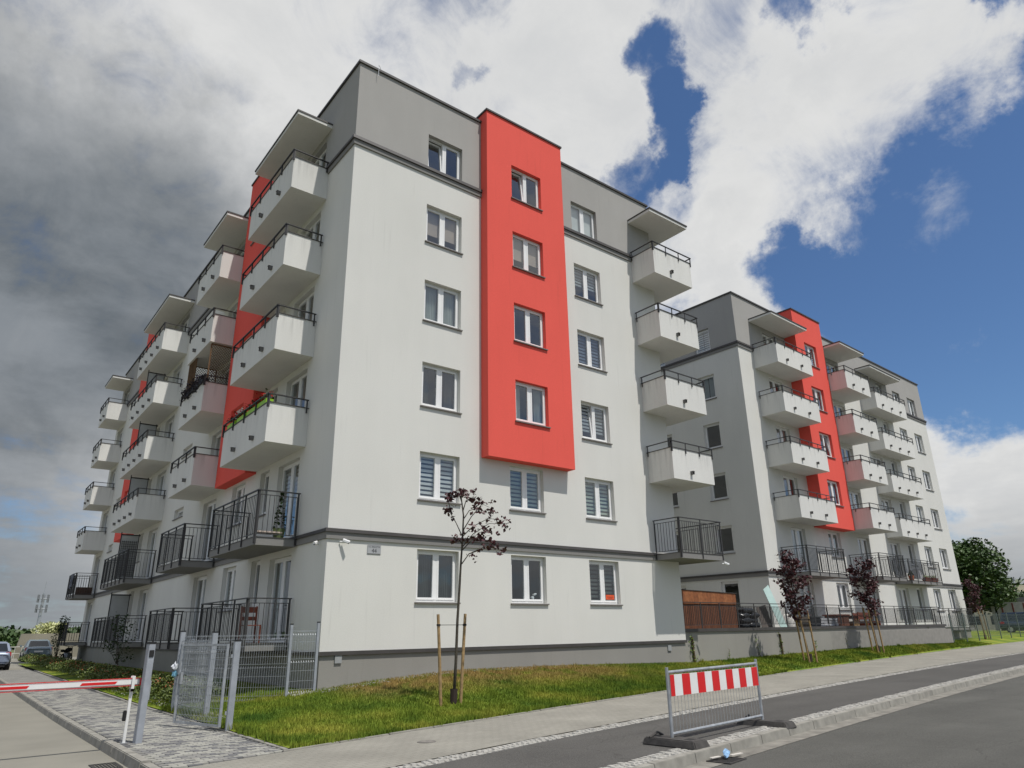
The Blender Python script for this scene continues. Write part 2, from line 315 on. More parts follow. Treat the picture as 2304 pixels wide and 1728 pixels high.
def grass_ground(name):
    m = bpy.data.materials.new(name); m.use_nodes = True; t = m.node_tree; b = t.nodes['Principled BSDF']; b.inputs['Roughness'].default_value = .85; b.inputs['Specular IOR Level'].default_value = .15
    g = t.nodes.new('ShaderNodeNewGeometry')
    def nz(sc, d):
        n = t.nodes.new('ShaderNodeTexNoise'); n.inputs['Scale'].default_value = sc; n.inputs['Detail'].default_value = d; t.links.new(g.outputs['Position'], n.inputs['Vector']); return n.outputs['Fac']
    def rp(x, cols):
        r = t.nodes.new('ShaderNodeValToRGB'); e = r.color_ramp.elements; e[0].position, e[0].color = cols[0][0], (*cols[0][1], 1); e[1].position, e[1].color = cols[-1][0], (*cols[-1][1], 1)
        for p, c in cols[1:-1]:
            k = e.new(p); k.color = (*c, 1)
        t.links.new(x, r.inputs[0]); return r.outputs[0]
    a = rp(nz(.75, 6), [(.3, (.055, .11, .013)), (.48, (.135, .185, .02)), (.7, (.245, .25, .038))])
    # dry strip along the foot of the sunny wall: worn, yellow-brown turf
    s = t.nodes.new('ShaderNodeSeparateXYZ'); t.links.new(g.outputs['Position'], s.inputs[0])
    def mr(x, p, q, lo, hi):
        n = t.nodes.new('ShaderNodeMapRange'); n.interpolation_type = 'SMOOTHSTEP'; t.links.new(x, n.inputs[0])
        for i, v in zip((1, 2, 3, 4), (p, q, lo, hi)): n.inputs[i].default_value = v
        return n.outputs[0]
    def mt(op, x, y):
        n = t.nodes.new('ShaderNodeMath'); n.operation = op; n.use_clamp = True
        for i, v in enumerate((x, y)):
            if isinstance(v, float): n.inputs[i].default_value = v
            else: t.links.new(v, n.inputs[i])
        return n.outputs[0]
    dry = mt('MULTIPLY', mt('MULTIPLY', mr(s.outputs[1], -3.0, -.6, 0, 1), mr(s.outputs[0], -.3, 1.2, 0, 1)), mr(s.outputs[0], 7.5, 11.5, 1, 0))
    dry = mt('MULTIPLY', dry, mr(nz(1.6, 5), .32, .55, 0, 1))
    mx = t.nodes.new('ShaderNodeMix'); mx.data_type = 'RGBA'; t.links.new(dry, mx.inputs[0]); t.links.new(a, mx.inputs[6]); mx.inputs[7].default_value = (.29, .205, .07, 1)
    t.links.new(mx.outputs[2], b.inputs['Base Color']); MATS[name] = m; return m
GRASSG = grass_ground('turf'); 

def strip(name, mat, xs, f0, f1, zf, n=1, side=None):
    b = MB(); rows = []
    for x in xs:
        rows.append([(x, lerp(f0(x), f1(x), j/n), zf(x, lerp(f0(x), f1(x), j/n))) for j in range(n+1)])
    for p, q in zip(rows, rows[1:]):
        for j in range(n): b.quad(p[j], q[j], q[j+1], p[j+1])
    return b.build(name, mat)
XS = [-60, -40, -25, -15, -10]+[x*1.0 for x in range(-8, 62, 1)]+[66, 74, 85, 100, 130, 180]
structure(strip('ground', pm('far_ground', (.10, .115, .045), .95, .3, .05), [-1500, -300, -60, 0, 60, 300, 1500], lambda x: -1500, lambda x: 1500, lambda x, y: -1.75))
structure(strip('road', ASPH, XS, lambda x: -45, lambda x: E(x)-o3(x)-.45, lambda x, y: S(x)-.12))
structure(strip('gutter', GUT, XS, lambda x: E(x)-o3(x)-.45, lambda x: E(x)-o3(x)-.14, lambda x, y: S(x)-.116))
structure(strip('cycle_path', ASPH2, [x for x in XS if x >= -8], lambda x: E(x)-o3(x)+.28, lambda x: E(x)-o1(x)-.33, lambda x, y: S(x)))
structure(strip('sidewalk', WALK, [x for x in XS if x >= -8], lambda x: E(x)-o1(x), lambda x: E(x)-.08, lambda x, y: S(x)+.004))
structure(strip('sett_bed', JOINT, [x for x in XS if x >= -8], lambda x: E(x)-o1(x)-.35, lambda x: E(x)-o1(x)+.01, lambda x, y: S(x)-.008))
structure(strip('kerb_bed', JOINT, [x for x in XS if x >= -8], lambda x: E(x)-o3(x)-.02, lambda x: E(x)-o3(x)+.30, lambda x, y: S(x)-.008))
structure(strip('driveway', CONC2, [-40, -20, -10, -7, -4.9], lambda x: -5.3+.1*(x+4.9), lambda x: 29, lambda x, y: DR(y)-.12 if y > 0 else -1.375, 12))
structure(strip('parking_area', CONC2, [-40, -10, -4.9, -2.6, 0, 12], lambda x: 29, lambda x: 75, lambda x, y: DR(y)-.05, 6))

# lawns ------------------------------------------------------------
def lawn_patch(name, xs, f0, f1, n):
    return structure(strip(name, GRASSG, xs, f0, f1, G, n))
lawn_patch('lawn', [-2.9+.35*i for i in range(9)]+[.3+.55*i for i in range(25)]+[14.2+1.6*i for i in range(16)]+[39.3+2*i for i in range(18)], lambda x: E(x)+.0, lambda x: yb(x)+(.05 if x < 13.9 else .3), 14)
lawn_patch('lawn', [-2.9, -2.2, -1.5, -.8, 0], lambda x: .03, lambda x: 38, 30)
# grass blades (uncountable)
def in_front(n, x0, x1, pmax=1.):
    x = x0+(x1-x0)*rng.random(n); e = np.array([E(v) for v in x]); b = np.array([yb(v) for v in x]); y = e+(b-e)*rng.random(n)*pmax+.05
    z = np.array([G(a, c) for a, c in zip(x, y)]); return np.stack([x, y, z], 1)
P1 = in_front(95000, -2.85, 13.9); P2_ = in_front(38000, 13.9, 45, .97); 
xl = -2.85+2.8*rng.random(16000); yl = 12*rng.random(16000)**1.4; P3 = np.stack([xl, yl, [G(a, c) for a, c in zip(xl, yl)]], 1)
PT = []      # tufts and ragged edges
for i in range(420):
    if i < 240: x = random.uniform(-2.85, 13.5); y = E(x)+random.random()**2*(0-E(x))*.95+.02
    elif i < 330: x = random.uniform(13, 34); y = E(x)+random.random()*(yb(x)-E(x))
    else: x = -2.86+random.random()*.08; y = random.uniform(-5.6, 2)
    for j in range(26): PT.append((x+random.gauss(0, .05), y+random.gauss(0, .05)))
ex_ = [(x, E(x)+.0+random.random()*.05) for x in (random.uniform(-2.9, 16) for _ in range(5200))]
PT = PT+ex_; PT = np.array([(x, y, G(x, y)) for x, y in PT]); PP = np.concatenate([P1, P2_, P3, PT]); n = len(PP)
hgt = (.028+.04*rng.random(n)); wid = .006+.005*rng.random(n); far = np.hypot(PP[:, 0]-CAM.x, PP[:, 1]-CAM.y); wid *= np.clip(far/16, 1, 3); hgt *= np.clip(1.25-.25*rng.random(n), 1, 2); hgt[-len(PT):-5200] *= 1.9; hgt[-5200:] *= 1.2
an = rng.random(n)*2*np.pi; lean = .5*rng.random(n)*hgt; la = rng.random(n)*2*np.pi
dx = np.stack([np.cos(an)*wid, np.sin(an)*wid, 0*an], 1); tip = np.stack([np.cos(la)*lean, np.sin(la)*lean, hgt], 1)
tag(np_mesh('grass', np.stack([PP-dx, PP+dx, PP+tip], 1), GRASSG), 'short mown grass growing over the lawns beside the building', 'grass', kind='stuff')

# lawn edging stones, street kerb, path kerb -------------------------
def along(x, off): return Vector((x, E(x)-off, 0))
edge = structure(MB().box(-3.0, -2.98, -5.0, -4.98, -1.6, -1.55).build('lawn_edging', CONC))
for i in range(58):
    x0 = -3.05+i*1.0; x1 = x0+.985; a, b = along(x0, .08), along(x1, .08); c, d = along(x1, 0), along(x0, 0); t = .022+random.uniform(-.004, .004)
    MB().hexa([(p.x, p.y, S(p.x)-.1) for p in (a, b, c, d)]+[(p.x, p.y, S(p.x)+t) for p in (a, b, c, d)]).build('kerbstone', CONC, edge, bevel=.008)
kerb = structure(MB().box(-8.02, -8.0, -12.02, -12.0, -1.6, -1.55).build('street_kerb', CONC))
for i in range(62):
    x0 = -8+i*1.0; x1 = x0+.994; a, b = along(x0, o3(x0)+.14), along(x1, o3(x1)+.14); c, d = along(x1, o3(x1)-.01), along(x0, o3(x0)-.01); t = .012+random.uniform(-.004, .004)
    MB().hexa([(p.x, p.y-.02, S(p.x)-.3) for p in (a, b)]+[(p.x, p.y, S(p.x)-.3) for p in (c, d)]+[(p.x, p.y+.015, S(p.x)+t) for p in (a, b)]+[(p.x, p.y, S(p.x)+t) for p in (c, d)]).build('kerbstone', CONC, kerb, bevel=.007)
pk = structure(MB().box(-4.8, -4.79, 20, 20.1, -1.6, -1.55).build('path_kerb', CONC))
for i in range(36):
    y0 = -6.4+i; y1 = y0+.985; zt = max(-1.245, DR(y0+.5)+.015); zl = -1.0 if y0 < -3.4 and y0 > -6 else 0
    zt += .0 if zl == 0 else .02
    MB().hexa([(-4.93, y0, zt-.3), (-4.75, y0, zt-.3), (-4.75, y1, zt-.3), (-4.93, y1, zt-.3), (-4.89, y0, zt), (-4.75, y0, zt), (-4.75, y1, zt), (-4.89, y1, zt)]).build('kerbstone', CONC, pk, bevel=.012)
pe = structure(MB().box(-2.95, -2.94, 20, 20.1, -1.6, -1.55).build('path_edging', CONC))
for i in range(34):
    y0 = -5.75+i; zt = max(-1.225, DR(y0+.5)+.03)
    MB().box(-2.98, -2.90, y0, y0+.985, zt-.2, zt+random.uniform(-.004, .006)).build('kerbstone', CONC, pe, bevel=.006)

# path of concrete blocks: the nearest blocks one by one, the rest joined
PV = [pm('paver_light', (.31, .305, .27), .9, .12, 9, .3, 120), pm('paver_mid', (.225, .22, .205), .9, .12, 9, .3, 120), pm('paver_dark', (.14, .14, .142), .9, .12, 9, .3, 120)]
path = structure(strip('path', PATHM, [-4.75, -2.98], lambda x: -6.6, lambda x: 31, lambda x, y: max(-1.255, DR(y))-.02, 30))
pm_mesh = []
for mt_ in PV:
    me = MB().box(-.097, .097, -.047, .047, -.05, 0).mesh('paver', bevel=.004); me.materials.append(mt_); pm_mesh.append(me)
rest = [MB(), MB(), MB()]; cnt = 0; row = 0; y = -6.5
while y < 14:
    xo = -4.75+(.0 if row % 2 else .1)
    for j in range(9):
        cx_ = xo+.1+j*.2
        if cx_ > -2.99 or cx_ < -4.7: continue
        if y < -6.05 + 0*cx_ and y < E(cx_)-.1: continue
        if y < E(cx_): continue
        ci = 0 if random.random() < .45 else (1 if random.random() < .5 else 2)
        z = max(-1.24, DR(y))+random.uniform(-.003, .003)
        if cnt < 300: o = obj('paver', pm_mesh[ci], None, path, (cx_, y, z)); o.rotation_euler = (random.uniform(-.01, .01), random.uniform(-.008, .008), random.uniform(-.01, .01)); cnt += 1
        else: rest[ci].box(cx_-.097, cx_+.097, y-.047, y+.047, z-.03, z)
    y += .1; row += 1
for b, mt_ in zip(rest, PV): tag(b.build('pavers', mt_, path), kind='stuff')

# granite sett strips beside the cycle path
sv = []
for off0, rows, xa, xb in ((lambda x: o1(x)+.30, 3, -4, 34), (lambda x: o3(x)-.05, 3, -3.0, 30)):
    for r_ in range(rows):
        x = xa+random.random()*.1
        while x < xb:
            w = .09+random.random()*.03; c = x+w/2; yy = E(c)-off0(c)+r_*.105+random.uniform(-.006, .006); z = S(c)+.004+random.uniform(-.006, .01)
            sv.append((x+.006, x+w-.006, yy-.046, yy+.046, z)); x += w
b = MB()
for x0, x1, y0, y1, z in sv:
    i = .012; b.hexa([(x0, y0, z-.03), (x1, y0, z-.03), (x1, y1, z-.03), (x0, y1, z-.03), (x0+i, y0+i, z), (x1-i, y0+i, z), (x1-i, y1-i, z), (x0+i, y1-i, z)])
tag(b.build('setts', SETT), 'rough pale granite setts laid in strips beside the asphalt cycle path', 'setts', kind='stuff')
# gravel along the foot of the walls
gp = []
for i in range(2600):
    if i < 1500: x = random.uniform(-.1, 13.8); y_ = -random.random()**1.5*.28*(1.6 if x < 2 else 1)
    elif i < 2100: x = -.05-random.random()*.6; y_ = random.uniform(-.2, .5)
    else: x = -2.72+random.random()*.35; y_ = random.uniform(-1.4, 16)
    gp.append((x, y_, G(x, y_)+.005))
b = MB()
for x, y_, z in gp:
    s_ = random.uniform(.012, .03); b.hexa([(x+s_*random.uniform(.6, 1)*i, y_+s_*random.uniform(.6, 1)*j, z-.01+k*s_*1.2*random.uniform(.7, 1)) for k in (0, 1) for i, j in ((-1, -1), (1, -1), (1, 1), (-1, 1))])
tag(b.build('gravel', pm('gravel_stone', (.38, .37, .34), .9, .3, 30)), 'pale gravel strewn along the foot of the walls and hedge', 'gravel', kind='stuff')

# ================================================================== APARTMENT BUILDINGS
FH = 2.8
def F(face, u, d, z): return (u, -d, z) if face == 'front' else (-d, u, z)
def wall_grid(b, face, u0, u1, z0, z1, ops, d=0., depth=.2):
    us = sorted({u0, u1} | {min(max(v, u0), u1) for o in ops for v in o[:2]}); zs = sorted({z0, z1} | {min(max(v, z0), z1) for o in ops for v in o[2:4]})
    for a, c in zip(us, us[1:]):
        for e, g in zip(zs, zs[1:]):
            m, n = (a+c)/2, (e+g)/2
            if any(o[0] < m < o[1] and o[2] < n < o[3] for o in ops): continue
            b.quad(F(face, a, d, e), F(face, c, d, e), F(face, c, d, g), F(face, a, d, g))
    for o in ops:
        a, c, e, g = max(o[0], u0), min(o[1], u1), max(o[2], z0), min(o[3], z1)
        if e >= g or a >= c: continue
        for (p, q), (r, s) in (((a, e), (a, g)), ((c, e), (c, g)), ((a, e), (c, e)), ((a, g), (c, g))):
            if (q == s == o[2] and q <= z0) : pass
            b.quad(F(face, p, d, q), F(face, r, d, s), F(face, r, d-depth, s), F(face, p, d-depth, q))
    return b

# ---- windows (shared meshes by size)
WM = {}
def win_meshes(w, h, panes, tilt):
    key = (round(w, 2), round(h, 2), panes, tilt)
    if key in WM: return WM[key]
    fr = MB(); t = .065; hw = w/2
    fr.box(-hw, hw, 0, .08, 0, t).box(-hw, hw, 0, .08, h-t, h).box(-hw, -hw+t, 0, .08, t, h-t).box(hw-t, hw, 0, .08, t, h-t)
    spans = [(-hw+t, hw-t)] if panes == 1 else [(-hw+t, -.045), (.045, hw-t)]
    if panes == 2: fr.box(-.045, .045, -.012, .08, t, h-t)
    sash = []
    for a, c in spans:
        s = MB(); k = .055
        s.box(a, c, -.018, .05, t, t+k).box(a, c, -.018, .05, h-t-k, h-t).box(a, a+k, -.018, .05, t+k, h-t-k).box(c-k, c, -.018, .05, t+k, h-t-k)
        sash.append((s, a+k, c-k, t+k, h-t-k))
    me_s = []
    for i, (s, a, c, e, g) in enumerate(sash):
        if tilt == i+1: me_s.append((s.mesh('sash'), (a, c, e, g)))
        else: fr.v_off = len(fr.v); fr.f += [tuple(k+fr.v_off for k in f) for f in s.f]; fr.v += s.v; me_s.append((None, (a, c, e, g)))
    pn = []
    for me, (a, c, e, g) in me_s: pn.append(MB().quad((a-.005, .016, e-.005), (c+.005, .016, e-.005), (c+.005, .016, g+.005), (a-.005, .016, g+.005)).mesh('pane'))
    WM[key] = (fr.mesh('window'), me_s, pn); 
    WM[key][0].materials.append(PVC)
    for p in pn: p.materials.append(GLASS)
    for me, _ in me_s:
        if me: me.materials.append(PVC)
    return WM[key]
SM = {}
BC = {}
def blind_mesh(w, h, kind, frac):
    key = (round(w, 2), round(h, 2), kind, round(frac, 2))
    if key in BC: return BC[key]
    b = MB(); hw = w/2-.07; top = h-.07; bot = top-(h-.14)*frac
    if kind == 'zebra':
        z = top
        while z-.062 > bot: b.box(-hw, -.02, .10, .104, z-.075, z).box(.02, hw, .10, .104, z-.075, z); z -= .13
    elif kind == 'curtain':
        n = 46
        for side in (-1, 1):
            wd = hw*(.55 if frac > .8 else .9)
            for i in range(n):
                a, c = [side*(hw-wd*k/n) for k in (i, i+1)]; ya, yc = [.16+.03*math.sin(k*1.3+side) for k in (i, i+1)]
                b.quad((a, ya, .07), (c, yc, .07), (c, yc, h-.07), (a, ya, h-.07))
    else: b.box(-hw, -.02, .10, .104, bot, top).box(.02, hw, .10, .104, bot, top)
    BC[key] = b.mesh('blind'); return BC[key]
BLM = {'beige': pm('blind_beige', (.46, .36, .29), .8, .04), 'white': pm('blind_white', (.66, .66, .63), .8, .04), 'grey': pm('blind_grey', (.34, .36, .36), .8, .05), 'green': pm('blind_sage', (.40, .45, .37), .8, .05),
       'blue': pm('blind_blue', (.16, .19, .25), .8, .05), 'dark': pm('blind_dark', (.10, .11, .10), .8, .05), 'net': pm('curtain_net', (.52, .54, .50), .9, .05)}
def window(root, face, u0, u1, z0, z1, d=0., panes=2, tilt=0, blind=None, name='window', sill=True, inset=.15):
    w, h = u1-u0, z1-z0; fm, ss, pn = win_meshes(w, h, panes, tilt)
    loc = F(face, (u0+u1)/2, d-inset, z0); rz = 0 if face == 'front' else -math.pi/2
    wo = obj(name, fm, None, root, loc, rz)
    for i, ((sme, _), p) in enumerate(zip(ss, pn)):
        po = wo
        if sme:
            s = obj('sash', sme, None, wo, (0, 0, 0)); s.rotation_euler = (R(-6), 0, 0); s.location = (0, .0, 0)
        pp = obj('pane', p, None, wo)
        if sme: pp.rotation_euler = (R(-6), 0, 0)
    if sill:
        k = (round(w, 2), inset)
        if k not in SM:
            b = MB(); hw = w/2; b.hexa([(-hw, -inset, -.035), (hw, -inset, -.035), (hw, 0, -.02), (-hw, 0, -.02), (-hw, -inset, -.012), (hw, -inset, -.012), (hw, 0, .004), (-hw, 0, .004)])
            b.box(-hw-.045, hw+.045, -inset-.055, -inset-.001, -.05, -.014); SM[k] = b.mesh('sill'); SM[k].materials.append(SILL)
        obj('sill', SM[k], None, wo)
    if blind:
        kind, colr, fr = blind; me = blind_mesh(w, h, kind, fr)
        if not me.materials: me.materials.append(BLM[colr])
        bo = obj('blind' if kind != 'curtain' else 'curtain', me, None, wo)
        if me.materials[0] != BLM[colr]: bo.material_slots[0].link = 'OBJECT'; bo.material_slots[0].material = BLM[colr]
    return wo
def rand_blind():
    r_ = random.random()
    if r_ < .35: return None
    if r_ < .55: return ('curtain', 'net', random.choice((.7, .9)))
    if r_ < .75: return ('roller', random.choice(('beige', 'white', 'grey')), random.choice((.45, .65, 1.)))
    return ('zebra', random.choice(('green', 'grey', 'white')), random.choice((.6, 1.)))

# ---- railings and balconies
def railing(b, pts, z0, z1, closed=False, bars=True, step=.12, post=1.0):
    """pts: plan polyline; z0 slab top, z1 top of handrail"""
    for p, q in zip(pts, pts[1:]):
        p, q = Vector((*p, 0)), Vector((*q, 0)); d = q-p; Lh = d.length; t = d/Lh
        V3 = lambda s, z: (p.x+t.x*s, p.y+t.y*s, z)
        b.beam(V3(-.02, z1), V3(Lh+.02, z1), .05, .03)
        n = max(1, round(Lh/post))
        for i in range(n+1):
            s = min(max(Lh*i/n, .03), Lh-.03); b.beam(V3(s, z0-.17), V3(s, z1), .045, .018)
        if not bars: continue
        for i in range(n):
            a, c = Lh*i/n+.06, Lh*(i+1)/n-.06
            if c-a < .1: continue
            b.beam(V3(a, z1-.12), V3(c, z1-.12), .02, .02); b.beam(V3(a, z0+.09), V3(c, z0+.09), .02, .02)
            k = max(2, int((c-a)/step))
            for j in range(k+1):
                s = a+(c-a)*j/k; b.beam(V3(s, z0+.09), V3(s, z1-.12), .014, .014)
    return b
def pl(face, pts): return [F(face, u, d, 0)[:2] for u, d in pts]
spout_me = {}
def spout(parent, face, u, d, z):
    if face not in spout_me:
        b = MB(); b.boxF(face, -.06, .06, 0, .13, .085, .10).boxF(face, -.055, -.045, 0, .11, -.02, .085).boxF(face, .045, .055, 0, .11, -.02, .085).boxF(face, -.045, .045, 0, .09, -.02, -.008)
        me = b.mesh('spout'); me.materials.append(ZINC); spout_me[face] = me
    obj('spout', spout_me[face], None, parent, F(face, u, d, z))
def solid_balcony(root, face, u0, u1, z, D=1.2, spouts=2, wrap=0.):
    """parapet box; wrap: extra length round the far corner (front face only)"""
    b = MB(); T = .11; H = 1.15; zt = z+H
    if not wrap:
        b.boxF(face, u0, u1, 0.002, D, z, z+.16).boxF(face, u0, u1, D-T, D, z+.16, zt).boxF(face, u0, u0+T, .002, D-T, z+.16, zt).boxF(face, u1-T, u1, .002, D-T, z+.16, zt)
        cp = [(u0, 0), (u0, D), (u1, D), (u1, 0)]
        c = MB().boxF(face, u0-.025, u1+.025, D-T-.02, D+.025, zt, zt+.025).boxF(face, u0-.025, u0+T+.02, .002, D-T-.02, zt, zt+.025).boxF(face, u1-T-.02, u1+.025, .002, D-T-.02, zt, zt+.025)
    else:
        xe, yb_ = wrap
        b.box(u0, u1, -D, -.002, z, z+.16).box(xe+.002, u1, -.002, yb_, z, z+.16).box(u0, u1, -D, -D+T, z+.16, zt).box(u0, u0+T, -D+T, -.002, z+.16, zt).box(u1-T, u1, -D+T, yb_, z+.16, zt).box(xe+.002, u1-T, yb_-T, yb_, z+.16, zt)
        cp = [(u0, 0), (u0, D), (u1, D), (u1, -yb_)]
        c = MB().box(u0-.025, u1+.025, -D-.025, -D+T+.02, zt, zt+.025).box(u0-.025, u0+T+.02, -D+T+.02, -.002, zt, zt+.025).box(u1-T-.02, u1+.025, -D+T+.02, yb_, zt, zt+.025)
    bo = b.build('balcony', BALC, root); c.build('coping', FLASH, bo)
    r_ = MB(); out = .03; q = [(cp[0][0]-out, cp[0][1]+.05), (cp[1][0]-out, cp[1][1]+out), (cp[2][0]+out, cp[2][1]+out), (cp[3][0]+out, cp[3][1]+.05)]
    railing(r_, pl(face, q), zt+.02, z+1.40, bars=False, post=.95); r_.build('railing', RAIL, bo)
    for i in range(spouts): spout(bo, face, u0+(u1-u0)*(i+.62)/(spouts+.45), D, z+.26)
    return bo
def rail_balcony(root, face, u0, u1, z0, z1, ztop, D=1.2, wrap=0.):
    """open balcony: grey slab with bar railing"""
    b = MB()
    if not wrap: b.boxF(face, u0, u1, .052, D, z0, z1); q = [(u0-.02, .06), (u0-.02, D+.02), (u1+.02, D+.02), (u1+.02, .06)]
    else: b.box(u0, u1, -D, -.052, z0, z1).box(wrap[0]+.052, u1, -.052, wrap[1], z0, z1); q = [(u0-.02, .06), (u0-.02, D+.02), (u1+.02, D+.02), (u1+.02, -wrap[1])]
    bo = b.build('balcony', BAND, root); r_ = MB(); railing(r_, pl(face, q), z1, ztop); r_.build('railing', RAIL, bo)
    c = MB(); c.boxF(face, u0-.015, u1+.015, .06, D+.015, z1, z1+.02); c.build('coping', FLASH, bo)
    return bo
def canopy(root, face, u0, u1, D=1.22, z=16.80, wrap=0.):
    b = MB(); c = MB()
    if not wrap: b.boxF(face, u0, u1, .002, D, z, z+.11); c.boxF(face, u0-.02, u1+.02, .002, D+.03, z+.11, z+.17)
    else:
        b.box(u0, u1, -D, -.002, z, z+.11).box(wrap[0]+.002, u1, -.002, wrap[1], z, z+.11); c.box(u0-.02, u1+.03, -D-.03, -.002, z+.11, z+.17).box(wrap[0]+.002, u1+.03, -.002, wrap[1], z+.11, z+.17)
    k = b.build('canopy', BALC, root); c.build('flashing', FLASH, k)
def bay(root, face, u0, u1, wins, D=.375, zlo=5.495, zhi=18.5):
    b = MB(); wall_grid(b, face, u0, u1, zlo, zhi, wins, D)
    for u in (u0, u1): b.quad(F(face, u, D, zlo), F(face, u, 0, zlo), F(face, u, 0, zhi), F(face, u, D, zhi)); b.quad(F(face, u, 0, 18.1), F(face, u, -1.2, 18.1), F(face, u, -1.2, zhi), F(face, u, 0, zhi))
    b.quad(F(face, u0, D, zlo), F(face, u1, D, zlo), F(face, u1, 0, zlo), F(face, u0, 0, zlo))
    b.quad(F(face, u0, D, zhi), F(face, u1, D, zhi), F(face, u1, -1.2, zhi), F(face, u0, -1.2, zhi)); b.quad(F(face, u0, -1.2, 18.1), F(face, u1, -1.2, 18.1), F(face, u1, -1.2, zhi), F(face, u0, -1.2, zhi))
    o = b.build('bay', RED, root); o['label'] = 'red rendered projecting bay'
    MB().boxF(face, u0-.04, u1+.04, -1.25, D+.045, zhi, zhi+.07).build('flashing', FLASH, o)
def shell(root, XE, YE, fr_ops, lf_ops, fr_bay, lf_bay, bottom=-1.7):
    """box building with openings on the front (y=0) and left (x=0) facades"""
    cut = lambda ops, bays: ops+[(a+.15, c-.15, 5.7, 18.05) for a, c in bays]
    fo, lo = cut(fr_ops, fr_bay), cut(lf_ops, lf_bay)
    w = MB()
    wall_grid(w, 'front', 0, XE, 0, 15.0, [o for o in fo if o[2] < 15.0-.01]); wall_grid(w, 'left', 0, YE, 0, 15.0, [o for o in lo if o[2] < 15.0-.01])
    w.quad((XE, 0, 0), (XE, YE, 0), (XE, YE, 15), (XE, 0, 15)); w.quad((0, YE, 0), (XE, YE, 0), (XE, YE, 15), (0, YE, 15)); w.build('wall', WHITE, root)
    w = MB(); wall_grid(w, 'front', 0, XE, 15.0, 18.15, [o for o in fo if o[3] > 15.01]); wall_grid(w, 'left', 0, YE, 15.0, 18.15, [o for o in lo if o[3] > 15.01])
    w.quad((XE, 0, 15), (XE, YE, 15), (XE, YE, 18.15), (XE, 0, 18.15)); w.quad((0, YE, 15), (XE, YE, 15), (XE, YE, 18.15), (0, YE, 18.15)); w.build('attic_wall', GREY, root)
    p = MB(); e = -.025; p.quad((-e, -e, bottom), (XE+e, -e, bottom), (XE+e, -e, 0), (-e, -e, 0)); p.quad((-e, -e, bottom), (-e, YE+e, bottom), (-e, YE+e, 0), (-e, -e, 0)); p.quad((XE+e, -e, bottom), (XE+e, YE, bottom), (XE+e, YE, 0), (XE+e, -e, 0)); p.build('plinth', PLINTH, root)
    def ring(b, d, z0, z1, d2=None, skip=()):
        d2 = d if d2 is None else d2
        segs = []; u = -d
        for a, c in sorted(skip): segs.append((u, a)); u = c
        segs.append((u, XE+d))
        for a, c in segs: b.hexa([(a, -d, z0), (c, -d, z0), (c, -.001, z0), (a, -.001, z0), (a, -d2, z1), (c, -d2, z1), (c, -.001, z1), (a, -.001, z1)])
        b.hexa([(-d, -.001, z0), (-.001, -.001, z0), (-.001, YE+d, z0), (-d, YE+d, z0), (-d2, -.001, z1), (-.001, -.001, z1), (-.001, YE+d, z1), (-d2, YE+d, z1)])
        b.box(XE+.001, XE+d, -.001, YE+d, z0, z1)
        return b
    t5 = [(a, c) for a, c, e, g in fr_ops if e > 14.5]
    ring(MB(), .05, 14.93, 15.10).build('cornice', BAND, root); ring(MB(), .10, 15.10, 15.22, .085).build('flashing', FLASH, root)
    ring(MB(), .045, 2.73, 2.90).build('string_course', BAND, root); ring(MB(), .085, 2.90, 2.99, .075).build('flashing', FLASH, root)
    ring(MB(), .03, -.085, .008).build('base_flashing', FLASH, root)
    r_ = MB(); r_.box(.25, XE-.25, .25, YE-.25, 17.7, 17.9); r_.build('roof', ROOF, root)
    c = MB(); c.box(-.06, XE+.06, -.06, .3, 18.15, 18.235).box(-.06, .3, .3, YE+.06, 18.15, 18.235).box(XE-.3, XE+.06, .3, YE+.06, 18.15, 18.235); c.build('parapet_cap', FLASH, root)
    fl = MB()
    for k in range(7): fl.box(.21, XE-.1, .21, YE-.1, -.05+FH*k-.12, .1+FH*k)
    fl.box(.21, XE-.1, 4.4, 4.5, 0, 17.6).box(4.4, 4.5, .21, YE-.2, 0, 17.6)
    for uu in (4.9, 8.3): fl.box(uu, uu+.1, .21, 4.4, 0, 17.6)
    for uu in (6.3, 9.9, 13.5, 18, 24.5, 29, 33): 
        if uu < YE: fl.box(.21, 4.4, uu, uu+.1, 0, 17.6)
    fl.build('floor_slabs', ROOM, root)

# ---- the near building ------------------------------------------------
BA = thing('apartment_building', 'six-storey white and grey apartment block with red bays at the street corner, nearest the camera', 'building')
wz = lambda k: (1.205+FH*k, 2.605+FH*k)
A, Bc, C = (2.67, 4.06), (5.98, 7.38), (9.28, 10.68)
XE, YE = 13.92, 36.75
FB = [(4.87, 8.49)]; LB = [(6.1, 9.37), (24.9, 28.17)]
fo = [(*c, *wz(k)) for c in (A, C) for k in range(6)]+[(*Bc, *wz(k)) for k in (0, 1)]
fo = [(a, c, max(e, 15.23) if e > 15 else e, g) for a, c, e, g in fo]
bay_f = [(*Bc, *wz(k)) for k in (2, 3, 4, 5)]
dz = lambda k: (.22+FH*k, 2.53+FH*k)
DOORS = [(2.33, 4.0), (10.33, 12.0), (19.45, 21.2), (34.2, 35.9)]; NARROW = [(4.8, 5.6), (22.4, 23.2)]; LWIN = (7.08, 8.46); SMALL = [(15.1, 16.6), (30.6, 31.95)]
lo = []
for k in range(6):
    for d_ in DOORS: lo.append((*d_, *dz(k)))
    for n_ in NARROW: lo.append((*n_, *wz(k)))
    if k: lo += [(*s_, 2.5+FH*k, 2.91+FH*k) for s_ in SMALL]
    if k < 2: lo.append((*LWIN, *wz(k)))
lo = [o for o in lo]
lo = [(a, c, max(e, 15.23) if 14.2 < e < 15.3 and e > 15 else e, g) for a, c, e, g in lo]
bay_l = [(*LWIN, *wz(k)) for k in (2, 3, 4, 5)]; bay_l2 = [(25.85, 27.25, *wz(k)) for k in (2, 3, 4, 5)]
